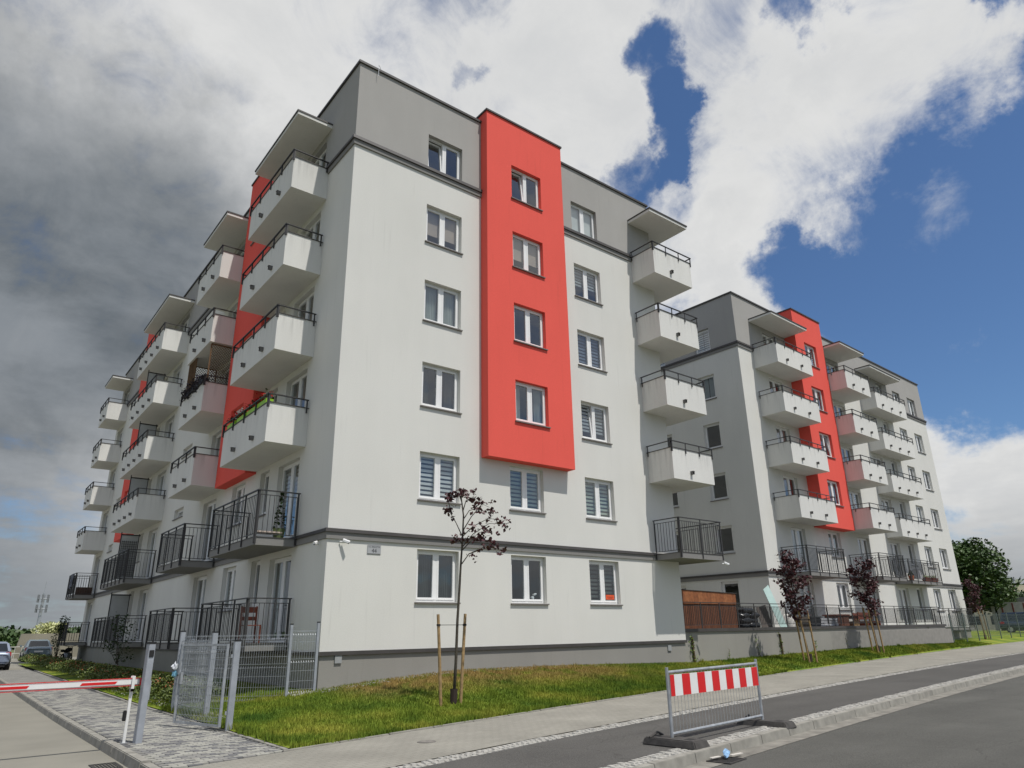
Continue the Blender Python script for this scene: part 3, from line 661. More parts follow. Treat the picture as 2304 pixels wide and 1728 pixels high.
shell(BA, XE, YE, fo, lo, FB, LB)
bay(BA, 'front', *FB[0], bay_f); bay(BA, 'left', *LB[0], bay_l); bay(BA, 'left', *LB[1], bay_l2)
SPEC = {('A', 5): (None, 1), ('A', 4): (('roller', 'beige', .72), 0), ('A', 3): (('curtain', 'net', .7), 0), ('A', 2): (('curtain', 'dark', .9), 0), ('A', 1): (('zebra', 'white', 1.), 0), ('A', 0): (('curtain', 'dark', .7), 0),
        ('B', 5): (None, 1), ('B', 4): (('roller', 'beige', .7), 0), ('B', 3): (None, 0), ('B', 2): (('curtain', 'net', .9), 0), ('B', 1): (('zebra', 'green', 1.), 0), ('B', 0): (None, 0),
        ('C', 5): (('roller', 'white', .95), 0), ('C', 4): (('zebra', 'grey', .6), 0), ('C', 3): (('zebra', 'blue', 1.), 0), ('C', 2): (('zebra', 'grey', .85), 1), ('C', 1): (('zebra', 'green', 1.), 0), ('C', 0): (('zebra', 'dark', 1.), 0)}
for nm, cc in (('A', A), ('B', Bc), ('C', C)):
    for k in range(6):
        z0, z1 = wz(k); bl_, ti = SPEC[(nm, k)]; onbay = nm == 'B' and k >= 2
        if z0 > 15 and not onbay: z0 = 15.23
        window(BA, 'front', *cc, z0, z1, .375 if onbay else 0., 2, ti, bl_, sill=not (k == 5 and not onbay))
for k in range(6):
    for d_ in DOORS: window(BA, 'left', *d_, *dz(k), 0., 2, 0, rand_blind(), 'balcony_door', False)
    for n_ in NARROW: window(BA, 'left', *n_, max(wz(k)[0], 15.23) if k == 5 else wz(k)[0], wz(k)[1], 0., 1, 0, None, sill=k < 5)
    if k: 
        for s_ in SMALL: window(BA, 'left', *s_, 2.5+FH*k, 2.91+FH*k, 0., 1, 0, None)
    window(BA, 'left', *LWIN, *wz(k), .375 if k > 1 else 0., 2, 0, rand_blind())
    if k > 1: window(BA, 'left', 25.85, 27.25, *wz(k), .375, 2, 0, None)
LS = [(1.95, 6.02, 2), (9.42, 12.66, 2), (18.76, 24.35, 4), (33.5, 36.25, 2)]
SCR_G = pm('screen_frosted', (.40, .41, .40), .5, .05); 
for j, (a, c, ns) in enumerate(LS):
    for k in (2, 3, 4, 5): bo = solid_balcony(BA, 'left', a, c, 5.55+FH*(k-2), spouts=ns)
    rail_balcony(BA, 'left', a, c, 2.70, 2.90, 4.17); rail_balcony(BA, 'left', a, c, .03, .20, 1.33)
    canopy(BA, 'left', a, c+.06)
for k in (0, 1, 2, 3, 4):   # framed privacy screens that divide the long balconies
    z = .2+FH*k; s = MB(); y_ = 21.45; s.box(-1.16, -1.12, y_, y_+.04, z, z+2.25).box(-.38, -.34, y_, y_+.04, z, z+2.2).box(-1.16, -.30, y_, y_+.04, z+2.1, z+2.16).box(-1.12, -.38, y_, y_+.04, z+.05, z+.1)
    so_ = s.build('privacy_screen', RAIL, BA); MB().box(-1.12, -.38, y_+.012, y_+.026, z+.1, z+2.1).build('panel', SCR_G, so_)
    if k == 1:
        t = MB()
        for i in range(8): t.box(-1.08+i*.09, -1.065+i*.09, y_-.03, y_-.015, z+.2, z+1.85)
        for i in range(15): t.box(-1.09, -.42, y_-.03, y_-.015, z+.25+i*.11, z+.265+i*.11)
        t.build('trellis', RAIL, so_)
for k in (2, 3, 4, 5): solid_balcony(BA, 'front', 12.62, 15.0, 5.55+FH*(k-2), spouts=1, wrap=(XE, 2.6))
rail_balcony(BA, 'front', 12.62, 15.0, 2.73, 2.92, 4.14, wrap=(XE, 2.6)); canopy(BA, 'front', 12.62, 15.02, wrap=(XE, 2.6))

# ---- the far building ---------------------------------------------------
BB = thing('apartment_building', 'farther six-storey apartment block with red bay, behind the terrace wall', 'building', (24.28, 2.92, .03), R(2.2))
X2, Y2 = 25.75, 30.
fo = []; lo = []; wins = []
D2 = [(2.85, 4.32), (10.45, 12.0), (14.9, 16.4)]; N2 = [(17.69, 18.6)]; W2 = [(20.4, 21.65), (23.0, 24.4)]; CB = (6.9, 8.3); CB2 = (6.4, 7.85)
for k in range(6):
    for d_ in D2: wins.append(('front', *d_, *dz(k), 0, 2, 'balcony_door'))
    for n_ in N2: wins.append(('front', *n_, *wz(k), 0, 1, 'window'))
    for w_ in W2: wins.append(('front', *w_, *wz(k), 0, 2, 'window'))
    wins.append(('front', *(CB2 if k > 1 else CB), *wz(k), .68 if k > 1 else 0, 2, 'window'))
    wins.append(('left', 1.7, 2.75, *wz(k), 0, 1, 'window')); wins.append(('left', 4.9, 5.95, *(wz(k) if k else (.3, 2.53)), 0, 1, 'window'))
wins = [(f, a, c, max(e, 15.23) if 15 < e < 15.3 and d_ == 0 else e, g, d_, p, nm) for f, a, c, e, g, d_, p, nm in wins]
shell(BB, X2, Y2, [w[1:5] for w in wins if w[0] == 'front' and w[5] == 0], [w[1:5] for w in wins if w[0] == 'left'], [(5.4, 8.85)], [], -1.2)
bay(BB, 'front', 5.4, 8.85, [(*CB2, *wz(k)) for k in (2, 3, 4, 5)], .68)
for i, (f, a, c, e, g, d_, p, nm) in enumerate(wins):
    tl = 2 if (nm == 'window' and d_ > 0 and e < 14 and i % 2) else 0
    bl_ = rand_blind()
    if f == 'left' and e > 14: bl_ = ('zebra', 'white', 1.)
    elif f == 'left': bl_ = None if e < 11.5 else ('roller', 'grey', 1.)
    window(BB, f, a, c, e, g, d_, p, tl, bl_, nm, nm == 'window' and not (e > 15.2 and d_ == 0))
for a, c, ns, D_ in ((1.5, 5.34, 2, 1.4), (8.9, 12.1, 2, 1.7), (14.6, 19.4, 3, 1.0)):
    for k in (2, 3, 4, 5): solid_balcony(BB, 'front', a, c, 5.55+FH*(k-2), D_, spouts=ns)
    rail_balcony(BB, 'front', a, c, 2.72, 2.90, 4.17, D_); canopy(BB, 'front', a, c+.06, D_+.02)
rail_balcony(BB, 'front', 19.5, 23.5, -.02, .14, 1.3, 1.0)

# ================================================================== TERRACE WALL AND WHAT STANDS ON IT
th2 = math.atan(.0367); WL = 24.6
tw = thing('terrace_wall', 'long low grey rendered retaining wall with dark coping below the far block', 'wall', (13.95, .1, 0), th2)
MB().box(0, WL, 0, .3, -1.5, .27).build('wall_face', PLINTH, tw); MB().box(-.02, WL+.04, -.05, .35, .27, .385).build('coping', FLASH, tw)
MB().box(WL-.3, WL, .3, 3.2, -1.5, .27).build('return_wall', PLINTH, tw)
structure(MB().box(14.1, 38.0, .5, 9, -.6, .14).build('terrace', pm('terrace_paving', (.24, .23, .21), .9, .1, 4)))
tr_ = thing('terrace_railing', 'dark steel bar railing standing on the terrace wall coping', 'railing', (13.95, .1, 0), th2)
b = MB(); railing(b, [(.1, .1), (WL-.05, .1), (WL-.05, 2.9)], .42, 1.32, step=.11, post=1.25); b.build('railing', RAIL, tr_)
def T(x, y=0., z=0.):     # terrace coordinates: along wall, back from face
    return (13.95+x*math.cos(th2)-y*math.sin(th2), .1+x*math.sin(th2)+y*math.cos(th2), z)
# wooden shed behind the railing: board cladding
WOOD = [pm('shed_board_%d' % i, c, .75, .2, 14, detail=6) for i, c in enumerate(((.13, .050, .024), (.15, .058, .028), (.115, .044, .022)))]
WOODT = [pm('shed_top_board_%d' % i, c, .7, .25, 10, detail=6) for i, c in enumerate(((.27, .098, .036), (.24, .085, .032), (.30, .115, .044)))]
sh = thing('wooden_shed', 'reddish-brown boarded wooden shed behind the railing, beside the near block', 'shed', T(.5, .62, .14), th2)
for i in range(27): MB().box(i*.148, i*.148+.143, 0, .03, 0, 1.16).build('board', WOOD[i % 3], sh)
for i in range(14): MB().box(i*.286, i*.286+.281, -.035, .0, 1.16, 1.66-.006*i).build('board', WOODT[i % 3], sh)
MB().box(-.02, 4.02, .03, 1.6, 0, 1.5).build('side_walls', WOOD[0], sh); MB().hexa([(-.1, -.06, 1.67), (4.1, -.06, 1.58), (4.1, 1.7, 1.5), (-.1, 1.7, 1.55), (-.1, -.06, 1.69), (4.1, -.06, 1.60), (4.1, 1.7, 1.52), (-.1, 1.7, 1.57)]).build('roof', ROOF, sh)
# black sacks in a heap
SACK = pm('sack_plastic', (.022, .024, .028), .22, .2, 8, .8, 18, spec=.6)
def pillow(name, lx, ly, lz, mat, loc, rz, tilt=0., seed=0):
    bm = bmesh.new(); bmesh.ops.create_icosphere(bm, subdivisions=3, radius=1); rr = random.Random(seed)
    ph = [rr.uniform(0, 6) for _ in range(4)]
    for v in bm.verts:
        x, y, z = v.co; s = 1+.07*math.sin(5*x+ph[0])*math.cos(4*y+ph[1])+.05*math.sin(9*y+ph[2])
        sg = lambda q: math.copysign(abs(q)**.55, q)
        v.co = (sg(x)*lx/2*s, sg(y)*ly/2*s, z*lz/2*(1+.2*math.sin(6*x+ph[3])))
    me = bpy.data.meshes.new(name); bm.to_mesh(me); bm.free()
    for p in me.polygons: p.use_smooth = True
    o = obj(name, me, mat); o.location = loc; o.rotation_euler = (tilt, 0, rz); return o
pos = ['at the bottom left', 'at the bottom right', 'second from below on the left', 'second from below on the right', 'third up on the left', 'topmost']
for i in range(9):
    c_, r_ = i % 2, i//2
    if i == 8: lab = 'topmost black plastic sack of the heap beside the shed'
    else: lab = 'black plastic sack in the heap beside the shed, %s row, %s' % (['lowest', 'second', 'third', 'fourth'][r_], ['near the shed', 'away from the shed'][c_])
    tag(pillow('sack', .72, .5, .27, SACK, T(5.1+c_*.62+random.uniform(-.05, .05)+(.25 if i == 8 else 0), .75+random.uniform(-.05, .05), .26+r_*.2), random.uniform(-.2, .2), random.uniform(-.1, .1), i), lab, 'sack', 'black sacks heaped on the terrace')
# leaning boards and sheets
def lean_sheet(name, label, cat, w, h, x, y, ang, mat, t=.02, rz=0., z=.15, side=0.):
    o = thing(name, label, cat, T(x, y, z), th2+rz); p = MB().box(-w/2, w/2, 0, t, 0, h).build('sheet', mat, o); p.rotation_euler = (R(-ang), R(side), 0); return o
SHEET = pm('sheet_mint', (.50, .66, .62), .35, .05); 
lean_sheet('insulation_sheet', 'pale mint sheet leaning at a slant against the far block', 'sheet', .5, 2.1, 8.2, .62, 6, SHEET, side=-24)
lean_sheet('plywood_board', 'dark weathered board leaning beside the mint sheet', 'board', .8, 1.15, 7.45, 1.0, 8, pm('board_dark', (.10, .085, .075), .8, .2), side=-8)
lean_sheet('plywood_board', 'grey flat board propped against wall behind the stacked blocks', 'board', .9, 1.15, 11.6, 2.0, 12, pm('board_grey', (.28, .29, .31), .8, .15), side=10)
tag(pillow('builders_bag', .6, .5, .75, pm('bag_white', (.62, .60, .56), .8, .1, 8, .4, 30), T(8.95, .9, .5), .3, 0, 21), 'white bulk bag standing beside the dark pallet stack', 'bag')
ps = thing('pallet_stack', 'stack of dark slatted pallets beside the white bag', 'pallets', T(9.75, .9, .14), th2)
for i in range(5):
    b = MB()
    for j in range(5): b.box(-.42+j*.18, -.42+j*.18+.1, -.4, .4, i*.14+.1, i*.14+.12)
    for j in range(3): b.box(-.42, .40, -.4+j*.36, -.32+j*.36, i*.14, i*.14+.1)
    b.build('pallet', pm('pallet_old', (.12, .095, .07), .85, .3, 8), ps)
cr = thing('plastic_crate', 'dark grey plastic tub standing on the terrace behind the railing', 'tub', T(10.65, .8, .14), th2)
b = MB(); b.hexa([(-.42, -.3, 0), (.42, -.3, 0), (.42, .3, 0), (-.42, .3, 0), (-.5, -.36, .62), (.5, -.36, .62), (.5, .36, .62), (-.5, .36, .62)]); b.build('tub', pm('tub_plastic', (.05, .055, .06), .45, .15), cr, bevel=.03); MB().box(-.53, .53, -.39, .39, .62, .68).build('rim', pm('tub_plastic', (.05, .055, .06)), cr, bevel=.01)
bs = thing('block_stack', 'stack of pale grey building blocks under a black band', 'blocks', T(12.1, .85, .14), th2)
BL = pm('block_grey', (.42, .43, .45), .9, .15, 6)
for i in range(5):
    for j in range(5): MB().box(-.85+j*.34, -.85+j*.34+.32, -.3+random.uniform(-.02, .02), .3, i*.125, i*.125+.11).build('block', BL, bs, bevel=.008)
CH = pm('cherry_wood', (.20, .055, .030), .45, .25, 9)
cb = thing('cabinet', 'low red-brown wooden cabinet on terrace beside the block stack', 'cabinet', T(13.55, .9, .14), th2)
MB().box(-.62, .62, -.3, .3, 0, .72).build('body', pm('cabinet_body', (.13, .055, .035), .6, .2, 9), cb, bevel=.01); MB().box(-.72, .72, -.36, .36, .72, .78).build('top', CH, cb, bevel=.01)
for s_ in (-1, 1): MB().box(s_*.31-.28, s_*.31+.28, -.32, -.3, .06, .66).build('door', pm('cabinet_body', (.13, .055, .035)), cb)
PINE = pm('pine_wood', (.40, .25, .12), .7, .2, 9)
pc = thing('pine_crate', 'pale pine slatted crate between the cabinet and the garden table', 'crate', T(14.6, .75, .14), th2)
for i in range(7): MB().box(-.33+i*.1, -.33+i*.1+.075, -.3, -.275, 0, .56-.05*(i % 3)).build('slat', PINE, pc)
MB().box(-.33, .36, -.275, .3, .02, .45).build('body', pm('pine_dark', (.25, .15, .08), .8, .2), pc)
gt = thing('garden_table', 'reddish wooden garden table behind the terrace railing', 'table', T(16.3, 1.2, .14), th2)
for i in range(6): MB().box(-.95, .95, -.42+i*.14, -.42+i*.14+.13, .70, .74).build('slat', CH, gt, bevel=.004)
for sx_ in (-1, 1):
    for sy_ in (-1, 1): MB().box(sx_*.82-.05, sx_*.82+.05, sy_*.33-.05, sy_*.33+.05, 0, .68).build('leg', CH, gt)
MB().box(-.8, .8, -.36, -.33, .58, .70).box(-.8, .8, .33, .36, .58, .70).build('apron', CH, gt)
def bench(x, y, label):
    o = thing('garden_bench', label, 'bench', T(x, y, .14), th2, 'wooden benches by the garden table')
    for i in range(3): MB().box(-.8, .8, -.2+i*.14, -.2+i*.14+.13, .42, .45).build('slat', CH, o)
    for s_ in (-1, 1): MB().box(s_*.68-.04, s_*.68+.04, -.18, .2, 0, .42).build('leg', CH, o)
    MB().box(-.8, .8, .22, .25, .55, .68).box(-.8, .8, .23, .26, .75, .88).box(-.7, -.62, .25, .29, .3, .9).box(.62, .7, .25, .29, .3, .9).build('backrest', CH, o)
bench(16.3, .5, 'reddish wooden bench in front of the garden table, near the railing'); bench(17.9, 1.5, 'reddish wooden bench at the far end of the garden table')

# climbers tied to the terrace wall
LEAFG = pm('vine_leaf', (.10, .17, .03), .6, .35, 9, col2=(.20, .26, .05)); STEM = pm('stem_brown', (.09, .06, .035), .85, .2, 12)
def vine(x, h, label, stake=False, dense=60):
    y = yw(x)-.07; z = zb(x)-.02; o = thing('climbing_plant', label, 'plant', (x, y, z), 0, 'climbers along the terrace wall')
    pts = [(0, 0, 0)]; 
    for i in range(6): pts.append((pts[-1][0]+random.uniform(-.06, .04), random.uniform(-.02, .03), h*(i+1)/6))
    MB().tube(pts, [.012-.0015*i for i in range(7)], 5).build('stem', STEM, o)
    if stake: MB().tube([(.05, .02, 0), (.02, .03, h*.9)], .04, 6).build('stake', STEM, o)
    n = dense; t = rng.random(n)**1.2; base = np.array([[np.interp(q*h, [p[2] for p in pts], [p[i] for p in pts]) for i in range(3)] for q in t]); base += rng.normal(size=(n, 3))*np.array([.10, .04, .05])*(1.25-t)[:, None]
    base[:, 1] = np.minimum(base[:, 1], .05)
    np_mesh('leaves', leaf_quads(base, .034), LEAFG, o)
for x, h, lab, st, de in ((14.35, 1.0, 'young green climber at the corner where the terrace wall meets the near block', True, 90), (16.5, .45, 'sparse tiny climber on the terrace wall behind the road barrier', False, 14), (18.7, .75, 'young climber on the terrace wall, left of the tallest one', False, 45), (20.4, .95, 'tallest leafy climber on the terrace wall, just left of the second staked tree', True, 70),
                      (23.2, .5, 'low pale climber on the terrace wall behind the second staked tree', False, 30), (26.2, .5, 'thin climber midway along the terrace wall between two staked trees', False, 16), (28.6, .8, 'climber with thick brown stake just left of the third staked tree', True, 40), (30.4, .6, 'climber just right of the third staked tree', False, 45), (34.3, .8, 'climber with brown stake near the far end of the terrace wall', True, 45), (36.0, .8, 'last climber at the far end of the terrace wall', False, 50)): vine(x, h, lab, st, de)

# ================================================================== FACADE FITTINGS
PL = pm('plate_grey', (.36, .37, .38), .4, .05); INK = pm('ink_black', (.03, .03, .035), .6, .05)
VP_ = pm('vent_grey', (.30, .31, .31), .6)
hp = thing('house_number_plate', 'grey street plate reading 44 on the wall near the corner', 'sign', (1.34, 0, 2.515))
MB().box(-.2, .2, -.018, -.002, -.115, .115).build('plate', PL, hp, bevel=.004)
MB().box(-.195, .195, -.0195, -.018, .106, .111).box(-.195, .195, -.0195, -.018, -.111, -.106).build('border', INK, hp)
def text(body, size, parent, loc, mat, name='lettering', rz=0., ext=.001):
    c = bpy.data.curves.new(name, 'FONT'); c.body = body; c.size = size; c.align_x = 'CENTER'; c.align_y = 'CENTER'; c.extrude = ext; c.resolution_u = 3
    t = bpy.data.objects.new(name+'_tmp', c); COL.objects.link(t); bpy.context.view_layer.update()
    me = bpy.data.meshes.new_from_object(t.evaluated_get(bpy.context.evaluated_depsgraph_get())); bpy.data.objects.remove(t)
    o = obj(name, me, None, parent, loc); o.data.materials.clear(); o.data.materials.append(mat); o.rotation_euler = (R(90), 0, rz); return o
text('UL. REGATTA', .055, hp, (0, -.0195, .068), INK); t44 = text('44', .15, hp, (0, -.0195, -.035), INK)
def bullet_cam(loc, label, dirv):
    o = thing('security_camera', label, 'camera', loc, 0, 'security cameras under the string course')
    d = Vector(dirv).normalized(); W_ = pm('camera_white', (.78, .78, .78), .35, .03)
    MB().tube([(0, 0, 0), tuple(Vector((0, 0, 0))+Vector((d.x*.1, d.y*.1, 0)))], .018, 8).build('bracket', W_, o)
    p = Vector((d.x*.09, d.y*.09, .02)); e = p+d*.16
    MB().tube([p, e], .034, 10).build('body', W_, o, smooth=False); MB().tube([e, e+d*.006], .03, 10).build('lens', BLACKP, o); MB().tube([p+Vector((0, 0, .03)), e+d*.03+Vector((0, 0, .028))], .036, 8).build('sun_shield', W_, o)
bullet_cam((.34, -.03, 2.66), 'white bullet camera on the sunny wall by the corner', (.75, -.6, -.35)); bullet_cam((-.03, .45, 2.62), 'small white camera on the shaded side wall by the corner', (-.8, -.7, -.25))
bullet_cam((14.9, -1.2, 2.62), 'white camera under the railed corner balcony of the near block', (.7, -.5, -.4))
tag(MB().box(.42, .6, -.012, .026, -.27, -.09).build('vent_plate', VP_), 'small square vent plate on grey plinth near the left corner', 'vent'); tag(MB().box(12.9, 13.08, -.012, .026, -.33, -.15).build('vent_plate', VP_), 'small square vent plate on grey plinth at the right end', 'vent')
st_ = thing('window_notice', 'orange notice in the lower right corner of a ground floor window', 'notice', (10.33, .155, 1.42))
MB().box(-.2, .2, 0, .003, -.06, .09).build('card', pm('notice_orange', (.72, .10, .03), .6, .03), st_)
MB().box(-.14, .14, -.002, 0, .01, .03).box(-.10, .12, -.002, 0, -.03, -.015).build('print', pm('notice_ink', (.25, .03, .02), .6), st_)
fg = thing('ornament', 'small white animal ornament on a ground floor window ledge', 'ornament', (7.05, .32, 1.28))
MB().tube([(0, 0, 0), (0, 0, .12), (.05, 0, .2)], [.05, .06, .04], 8).tube([(.05, 0, .18), (.16, 0, .22)], [.04, .03], 8).build('figure', PVC, fg, smooth=True)
lr = thing('lightning_wire', 'thin curved lightning wire on the parapet near the front corner', 'wire', (.62, .1, 18.23))
MB().tube([(0, -.2, -.35), (0, -.18, .02), (.03, -.1, .18), (.1, 0, .3), (.18, .05, .25), (.12, .08, .02)], .008, 5).build('wire', GALV, lr)

# balcony belongings -------------------------------------------------------
GP = pm('planter_green', (.30, .55, .03), .45, .1, 5); REDF = pm('geranium_red', (.5, .012, .02), .9, .3, 20, spec=.05); DKL = pm('leaf_dark', (.035, .055, .022), .8, .3, 10, spec=.1)
def planter(y, label, flower, box, group):
    z = 5.55+1.17; o = thing('flower_box', label, 'planter', (-1.0, y, z), 0, group)
    MB().box(-.2, .02, -.4, .4, 0, .17).build('box', box, o, bevel=.01)
    n = 70; Cc = np.stack([rng.normal(size=n)*.08-.1, rng.uniform(-.42, .42, n), .17+np.abs(rng.normal(size=n))*.12], 1); np_mesh('leaves', leaf_quads(Cc, .045), DKL, o)
    n = 60; Cc = np.stack([rng.normal(size=n)*.08-.1, rng.uniform(-.42, .42, n), .26+np.abs(rng.normal(size=n))*.09], 1); np_mesh('flowers', leaf_quads(Cc, .04), flower, o)
for i, y in enumerate((2.6, 3.5, 4.4, 5.35)): planter(y, 'lime green flower box with red geraniums on balcony rail, %s from the corner' % ['first', 'second', 'third', 'fourth'][i], REDF, GP, 'lime flower boxes on the lowest walled balcony')
for i, y in enumerate((9.9, 10.8, 11.7)):
    z = 5.55+2.8+1.17; o = thing('flower_box', 'dark flower box overgrown with dark leaves by the trellis, %s of three' % ['nearest', 'middle', 'farthest'][i], 'planter', (-1.0, y, z), 0, 'dark flower boxes below the trellis')
    MB().box(-.28, -.06, -.44, .44, -.02, .14).build('box', BLACKP, o)
    n = 260; Cc = np.stack([rng.normal(size=n)*.11-.2, rng.uniform(-.5, .5, n), .12+rng.normal(size=n)*.14], 1); np_mesh('leaves', leaf_quads(Cc, .055), pm('petunia_dark', (.025, .02, .03), .6, .3, 10), o)
tl = thing('trellis', 'brown wooden lattice screen above balcony with dark flower boxes', 'trellis', (-.6, 9.5, 8.35+.2))
TW = pm('lattice_wood', (.14, .08, .035), .75, .2, 10)
def lattice(o, p0, ux, w, z0, z1):
    b = MB(); s = .11; n = int((w+(z1-z0))/s)
    def P_(a, z): return (p0[0]+ux[0]*a, p0[1]+ux[1]*a, z)
    for i in range(n):
        a0 = i*s; 
        lo_ = max(0, a0-(z1-z0)); hi_ = min(a0, w)
        if hi_-lo_ < .02: continue
        b.beam(P_(lo_, z0+(a0-lo_)), P_(hi_, z0+(a0-hi_)), .022, .012); b.beam(P_(w-lo_, z0+(a0-lo_)), P_(w-hi_, z0+(a0-hi_)), .022, .012)
    for a, c in (((0, z0), (w, z0)), ((0, z1), (w, z1)), ((0, z0), (0, z1)), ((w, z0), (w, z1))): b.beam(P_(*a), P_(*c), .05, .04)
    b.build('lattice', TW, o)
lattice(tl, (-.5, .05), (1, 0), 1.05, .35, 2.55); lattice(tl, (-.52, 2.0), (0, 1), 1.0, 1.0, 2.55); lattice(tl, (-.42, 2.95), (1, 0), .95, 1.0, 2.55)
def pot_plant(loc, label, h, mat, pot):
    o = thing('potted_plant', label, 'plant', loc); MB().tube([(0, 0, 0), (0, 0, .28)], [.13, .17], 10).build('pot', pot, o)
    n = 150; t = rng.random(n); rr_ = .16*(1-t*.85); an_ = rng.random(n)*6.28; Cc = np.stack([np.cos(an_)*rr_, np.sin(an_)*rr_, .26+t*(h-.26)], 1); np_mesh('foliage', leaf_quads(Cc, .05), mat, o)
pot_plant((-.45, 2.25, 2.92), 'dark slim conifer in pot on the railed balcony nearest the corner', 1.3, DKL, pm('pot_green', (.12, .16, .06), .6))
pot_plant((39.2, 2.6, 2.95), 'bushy dark plant pot on the far block railed balcony', .6, DKL, pm('pot_terracotta', (.32, .10, .05), .7))
ch = thing('folding_chair', 'red-brown wooden chair on the ground floor terrace behind the gate', 'chair', (-.75, 2.9, .22))
for x_ in (-.2, .2):
    for y_ in (-.2, .2): MB().box(x_-.02, x_+.02, y_-.02, y_+.02, 0, .45 if y_ < 0 else .95).build('leg', CH, ch)
for i in range(4): MB().box(-.22, .22, -.22+i*.115, -.22+i*.115+.09, .44, .46).build('slat', CH, ch)
MB().box(-.2, .2, .185, .215, .78, .93).box(-.2, .2, .185, .215, .58, .68).build('backrest', CH, ch)
for y_, lab in ((2.1, 'pale shelf board laid across the end of the railed balcony nearest the corner'),): tag(MB().box(-1.12, -.4, y_, y_+.25, 3.06, 3.1).build('shelf_board', pm('board_pale', (.5, .42, .36), .7)), lab, 'board')

CL = pm('cloth_dark', (.035, .04, .055), .9, .4, 6, col2=(.16, .17, .20)); ck = thing('blanket', 'dark patterned blanket hung over the rail of the farthest open balcony', 'blanket', (-1.25, 34.9, 0))
b = MB(); n_ = 22
for i in range(n_):
    y0_, y1_ = -.6+1.2*i/n_, -.6+1.2*(i+1)/n_; w0_, w1_ = .03*math.sin(i*.9), .03*math.sin((i+1)*.9)
    b.quad((w0_-.02, y0_, 3.35+.05*math.sin(i*.5)), (w1_-.02, y1_, 3.35+.05*math.sin((i+1)*.5)), (-.0, y1_, 4.2), (-.0, y0_, 4.2)); b.quad((.0, y0_, 4.2), (.0, y1_, 4.2), (.12+w1_, y1_, 3.6), (.12+w0_, y0_, 3.6))
b.build('cloth', CL, ck)
bx_ = thing('planter_box', 'dark brown wooden box at the near end of the farthest open balcony', 'planter', (-.65, 33.75, 2.92))
for i in range(4): MB().box(-.42, .42, -.17, .17, i*.11, i*.11+.1).build('board', pm('box_brown', (.07, .04, .028), .8, .2), bx_)
def bb_loc(x, y, z): return tuple(Vector((24.28, 2.92, .03))+Matrix.Rotation(R(2.2), 3, 'Z') @ Vector((x, y, z)))
for i, x_ in enumerate((17.5, 18.6)):
    o = thing('flower_box', 'red-brown flower box on the far block open balcony, %s of the pair' % ['left', 'right'][i], 'planter', bb_loc(x_, -.8, 2.93), R(2.2), 'red-brown flower boxes on the far block')
    MB().hexa([(-.42, -.1, 0), (.42, -.1, 0), (.42, .1, 0), (-.42, .1, 0), (-.46, -.13, .24), (.46, -.13, .24), (.46, .13, .24), (-.46, .13, .24)]).build('box', pm('box_terracotta', (.20, .055, .03), .7, .2), o)
    n = 60; np_mesh('leaves', leaf_quads(np.stack([rng.uniform(-.42, .42, n), rng.normal(size=n)*.06, .26+np.abs(rng.normal(size=n))*.07], 1), .04), LEAFG, o)
o = thing('laundry_rack', 'white laundry on low rack on the far block open balcony', 'laundry', bb_loc(16.6, -.6, 2.93), R(2.2)); 
for i in range(5): MB().hexa([(-.35+i*.15, -.2, .15), (-.25+i*.15, -.2, .15), (-.25+i*.15, .2, .18), (-.35+i*.15, .2, .18), (-.33+i*.15, -.22, .7), (-.29+i*.15, -.22, .7), (-.29+i*.15, .22, .7), (-.33+i*.15, .22, .7)]).build('cloth', pm('laundry_white', (.6, .6, .62), .9, .15, 9), o)
MB().tube([(-.45, -.22, .71), (.45, -.22, .71)], .01, 5).tube([(-.45, .22, .71), (.45, .22, .71)], .01, 5).tube([(-.4, -.22, 0), (-.4, .22, .71)], .01, 5).tube([(.4, .22, 0), (.4, -.22, .71)], .01, 5).build('frame', GALV, o)

# ================================================================== STREET FURNITURE
RP = pm('paint_red', (.62, .018, .02), .35, .06, 4); WP = pm('paint_white', (.74, .74, .72), .35, .05, 4); GREYP = pm('paint_grey_post', (.30, .32, .35), .4, .12, 6)
# road barrier with rubber feet
p0, p1 = Vector((1.33, -9.70, S(1.3))), Vector((4.06, -9.42, S(4.0))); bd = (p1-p0); BLn = bd.length
rb = thing('road_barrier', 'red and white striped road barrier with wire mesh on rubber feet', 'barrier', p0, math.atan2(bd.y, bd.x)); sl = .007
MB().tube([(0, 0, .05), (0, 0, 1.06)], .024, 10).build('post', GALV, rb); MB().tube([(BLn, 0, .07), (BLn, 0, 1.08)], .024, 10).build('post', GALV, rb)
for za in (.99, .15): MB().tube([(0, 0, za), (BLn, 0, za+.02)], .022, 8).build('rail', GALV, rb)
b = MB()
for i in range(30): x = .05+i*(BLn-.1)/29; b.tube([(x, 0, .15), (x, 0, .99)], .0035, 4, False)
b.build('mesh', GALV, rb)
bo = MB().box(.035, BLn-.035, -.022, -.012, .655, .955).build('board', WP, rb)
st = BLn-.07; wd = st/12.4
for i in range(7):
    a = .035+(i*2-.5)*wd if i else .035; c = .035+(i*2+.5)*wd+(.0 if i < 6 else 0); c = min(c, BLn-.036)
    MB().box(a, c, -.026, -.0222, .656, .954).build('stripe', RP, bo)
RUB = pm('rubber_foot', (.060, .056, .052), .85, .25, 12, .5, 40)
for xx in (0, BLn):
    f = MB(); f.hexa([(xx-.2, -.52, 0), (xx+.2, -.52, 0), (xx+.2, .42, 0), (xx-.2, .42, 0), (xx-.17, -.47, .105), (xx+.17, -.47, .105), (xx+.17, .37, .105), (xx-.17, .37, .105)])
    fo_ = f.build('foot', RUB, rb, bevel=.015); MB().box(xx-.07, xx+.07, -.36, -.24, .104, .107).build('slot', BLACKP, fo_); MB().tube([(xx-.17, .28, .1), (xx, .25, .16), (xx+.17, .28, .1)], .018, 6).build('handle', RUB, fo_)
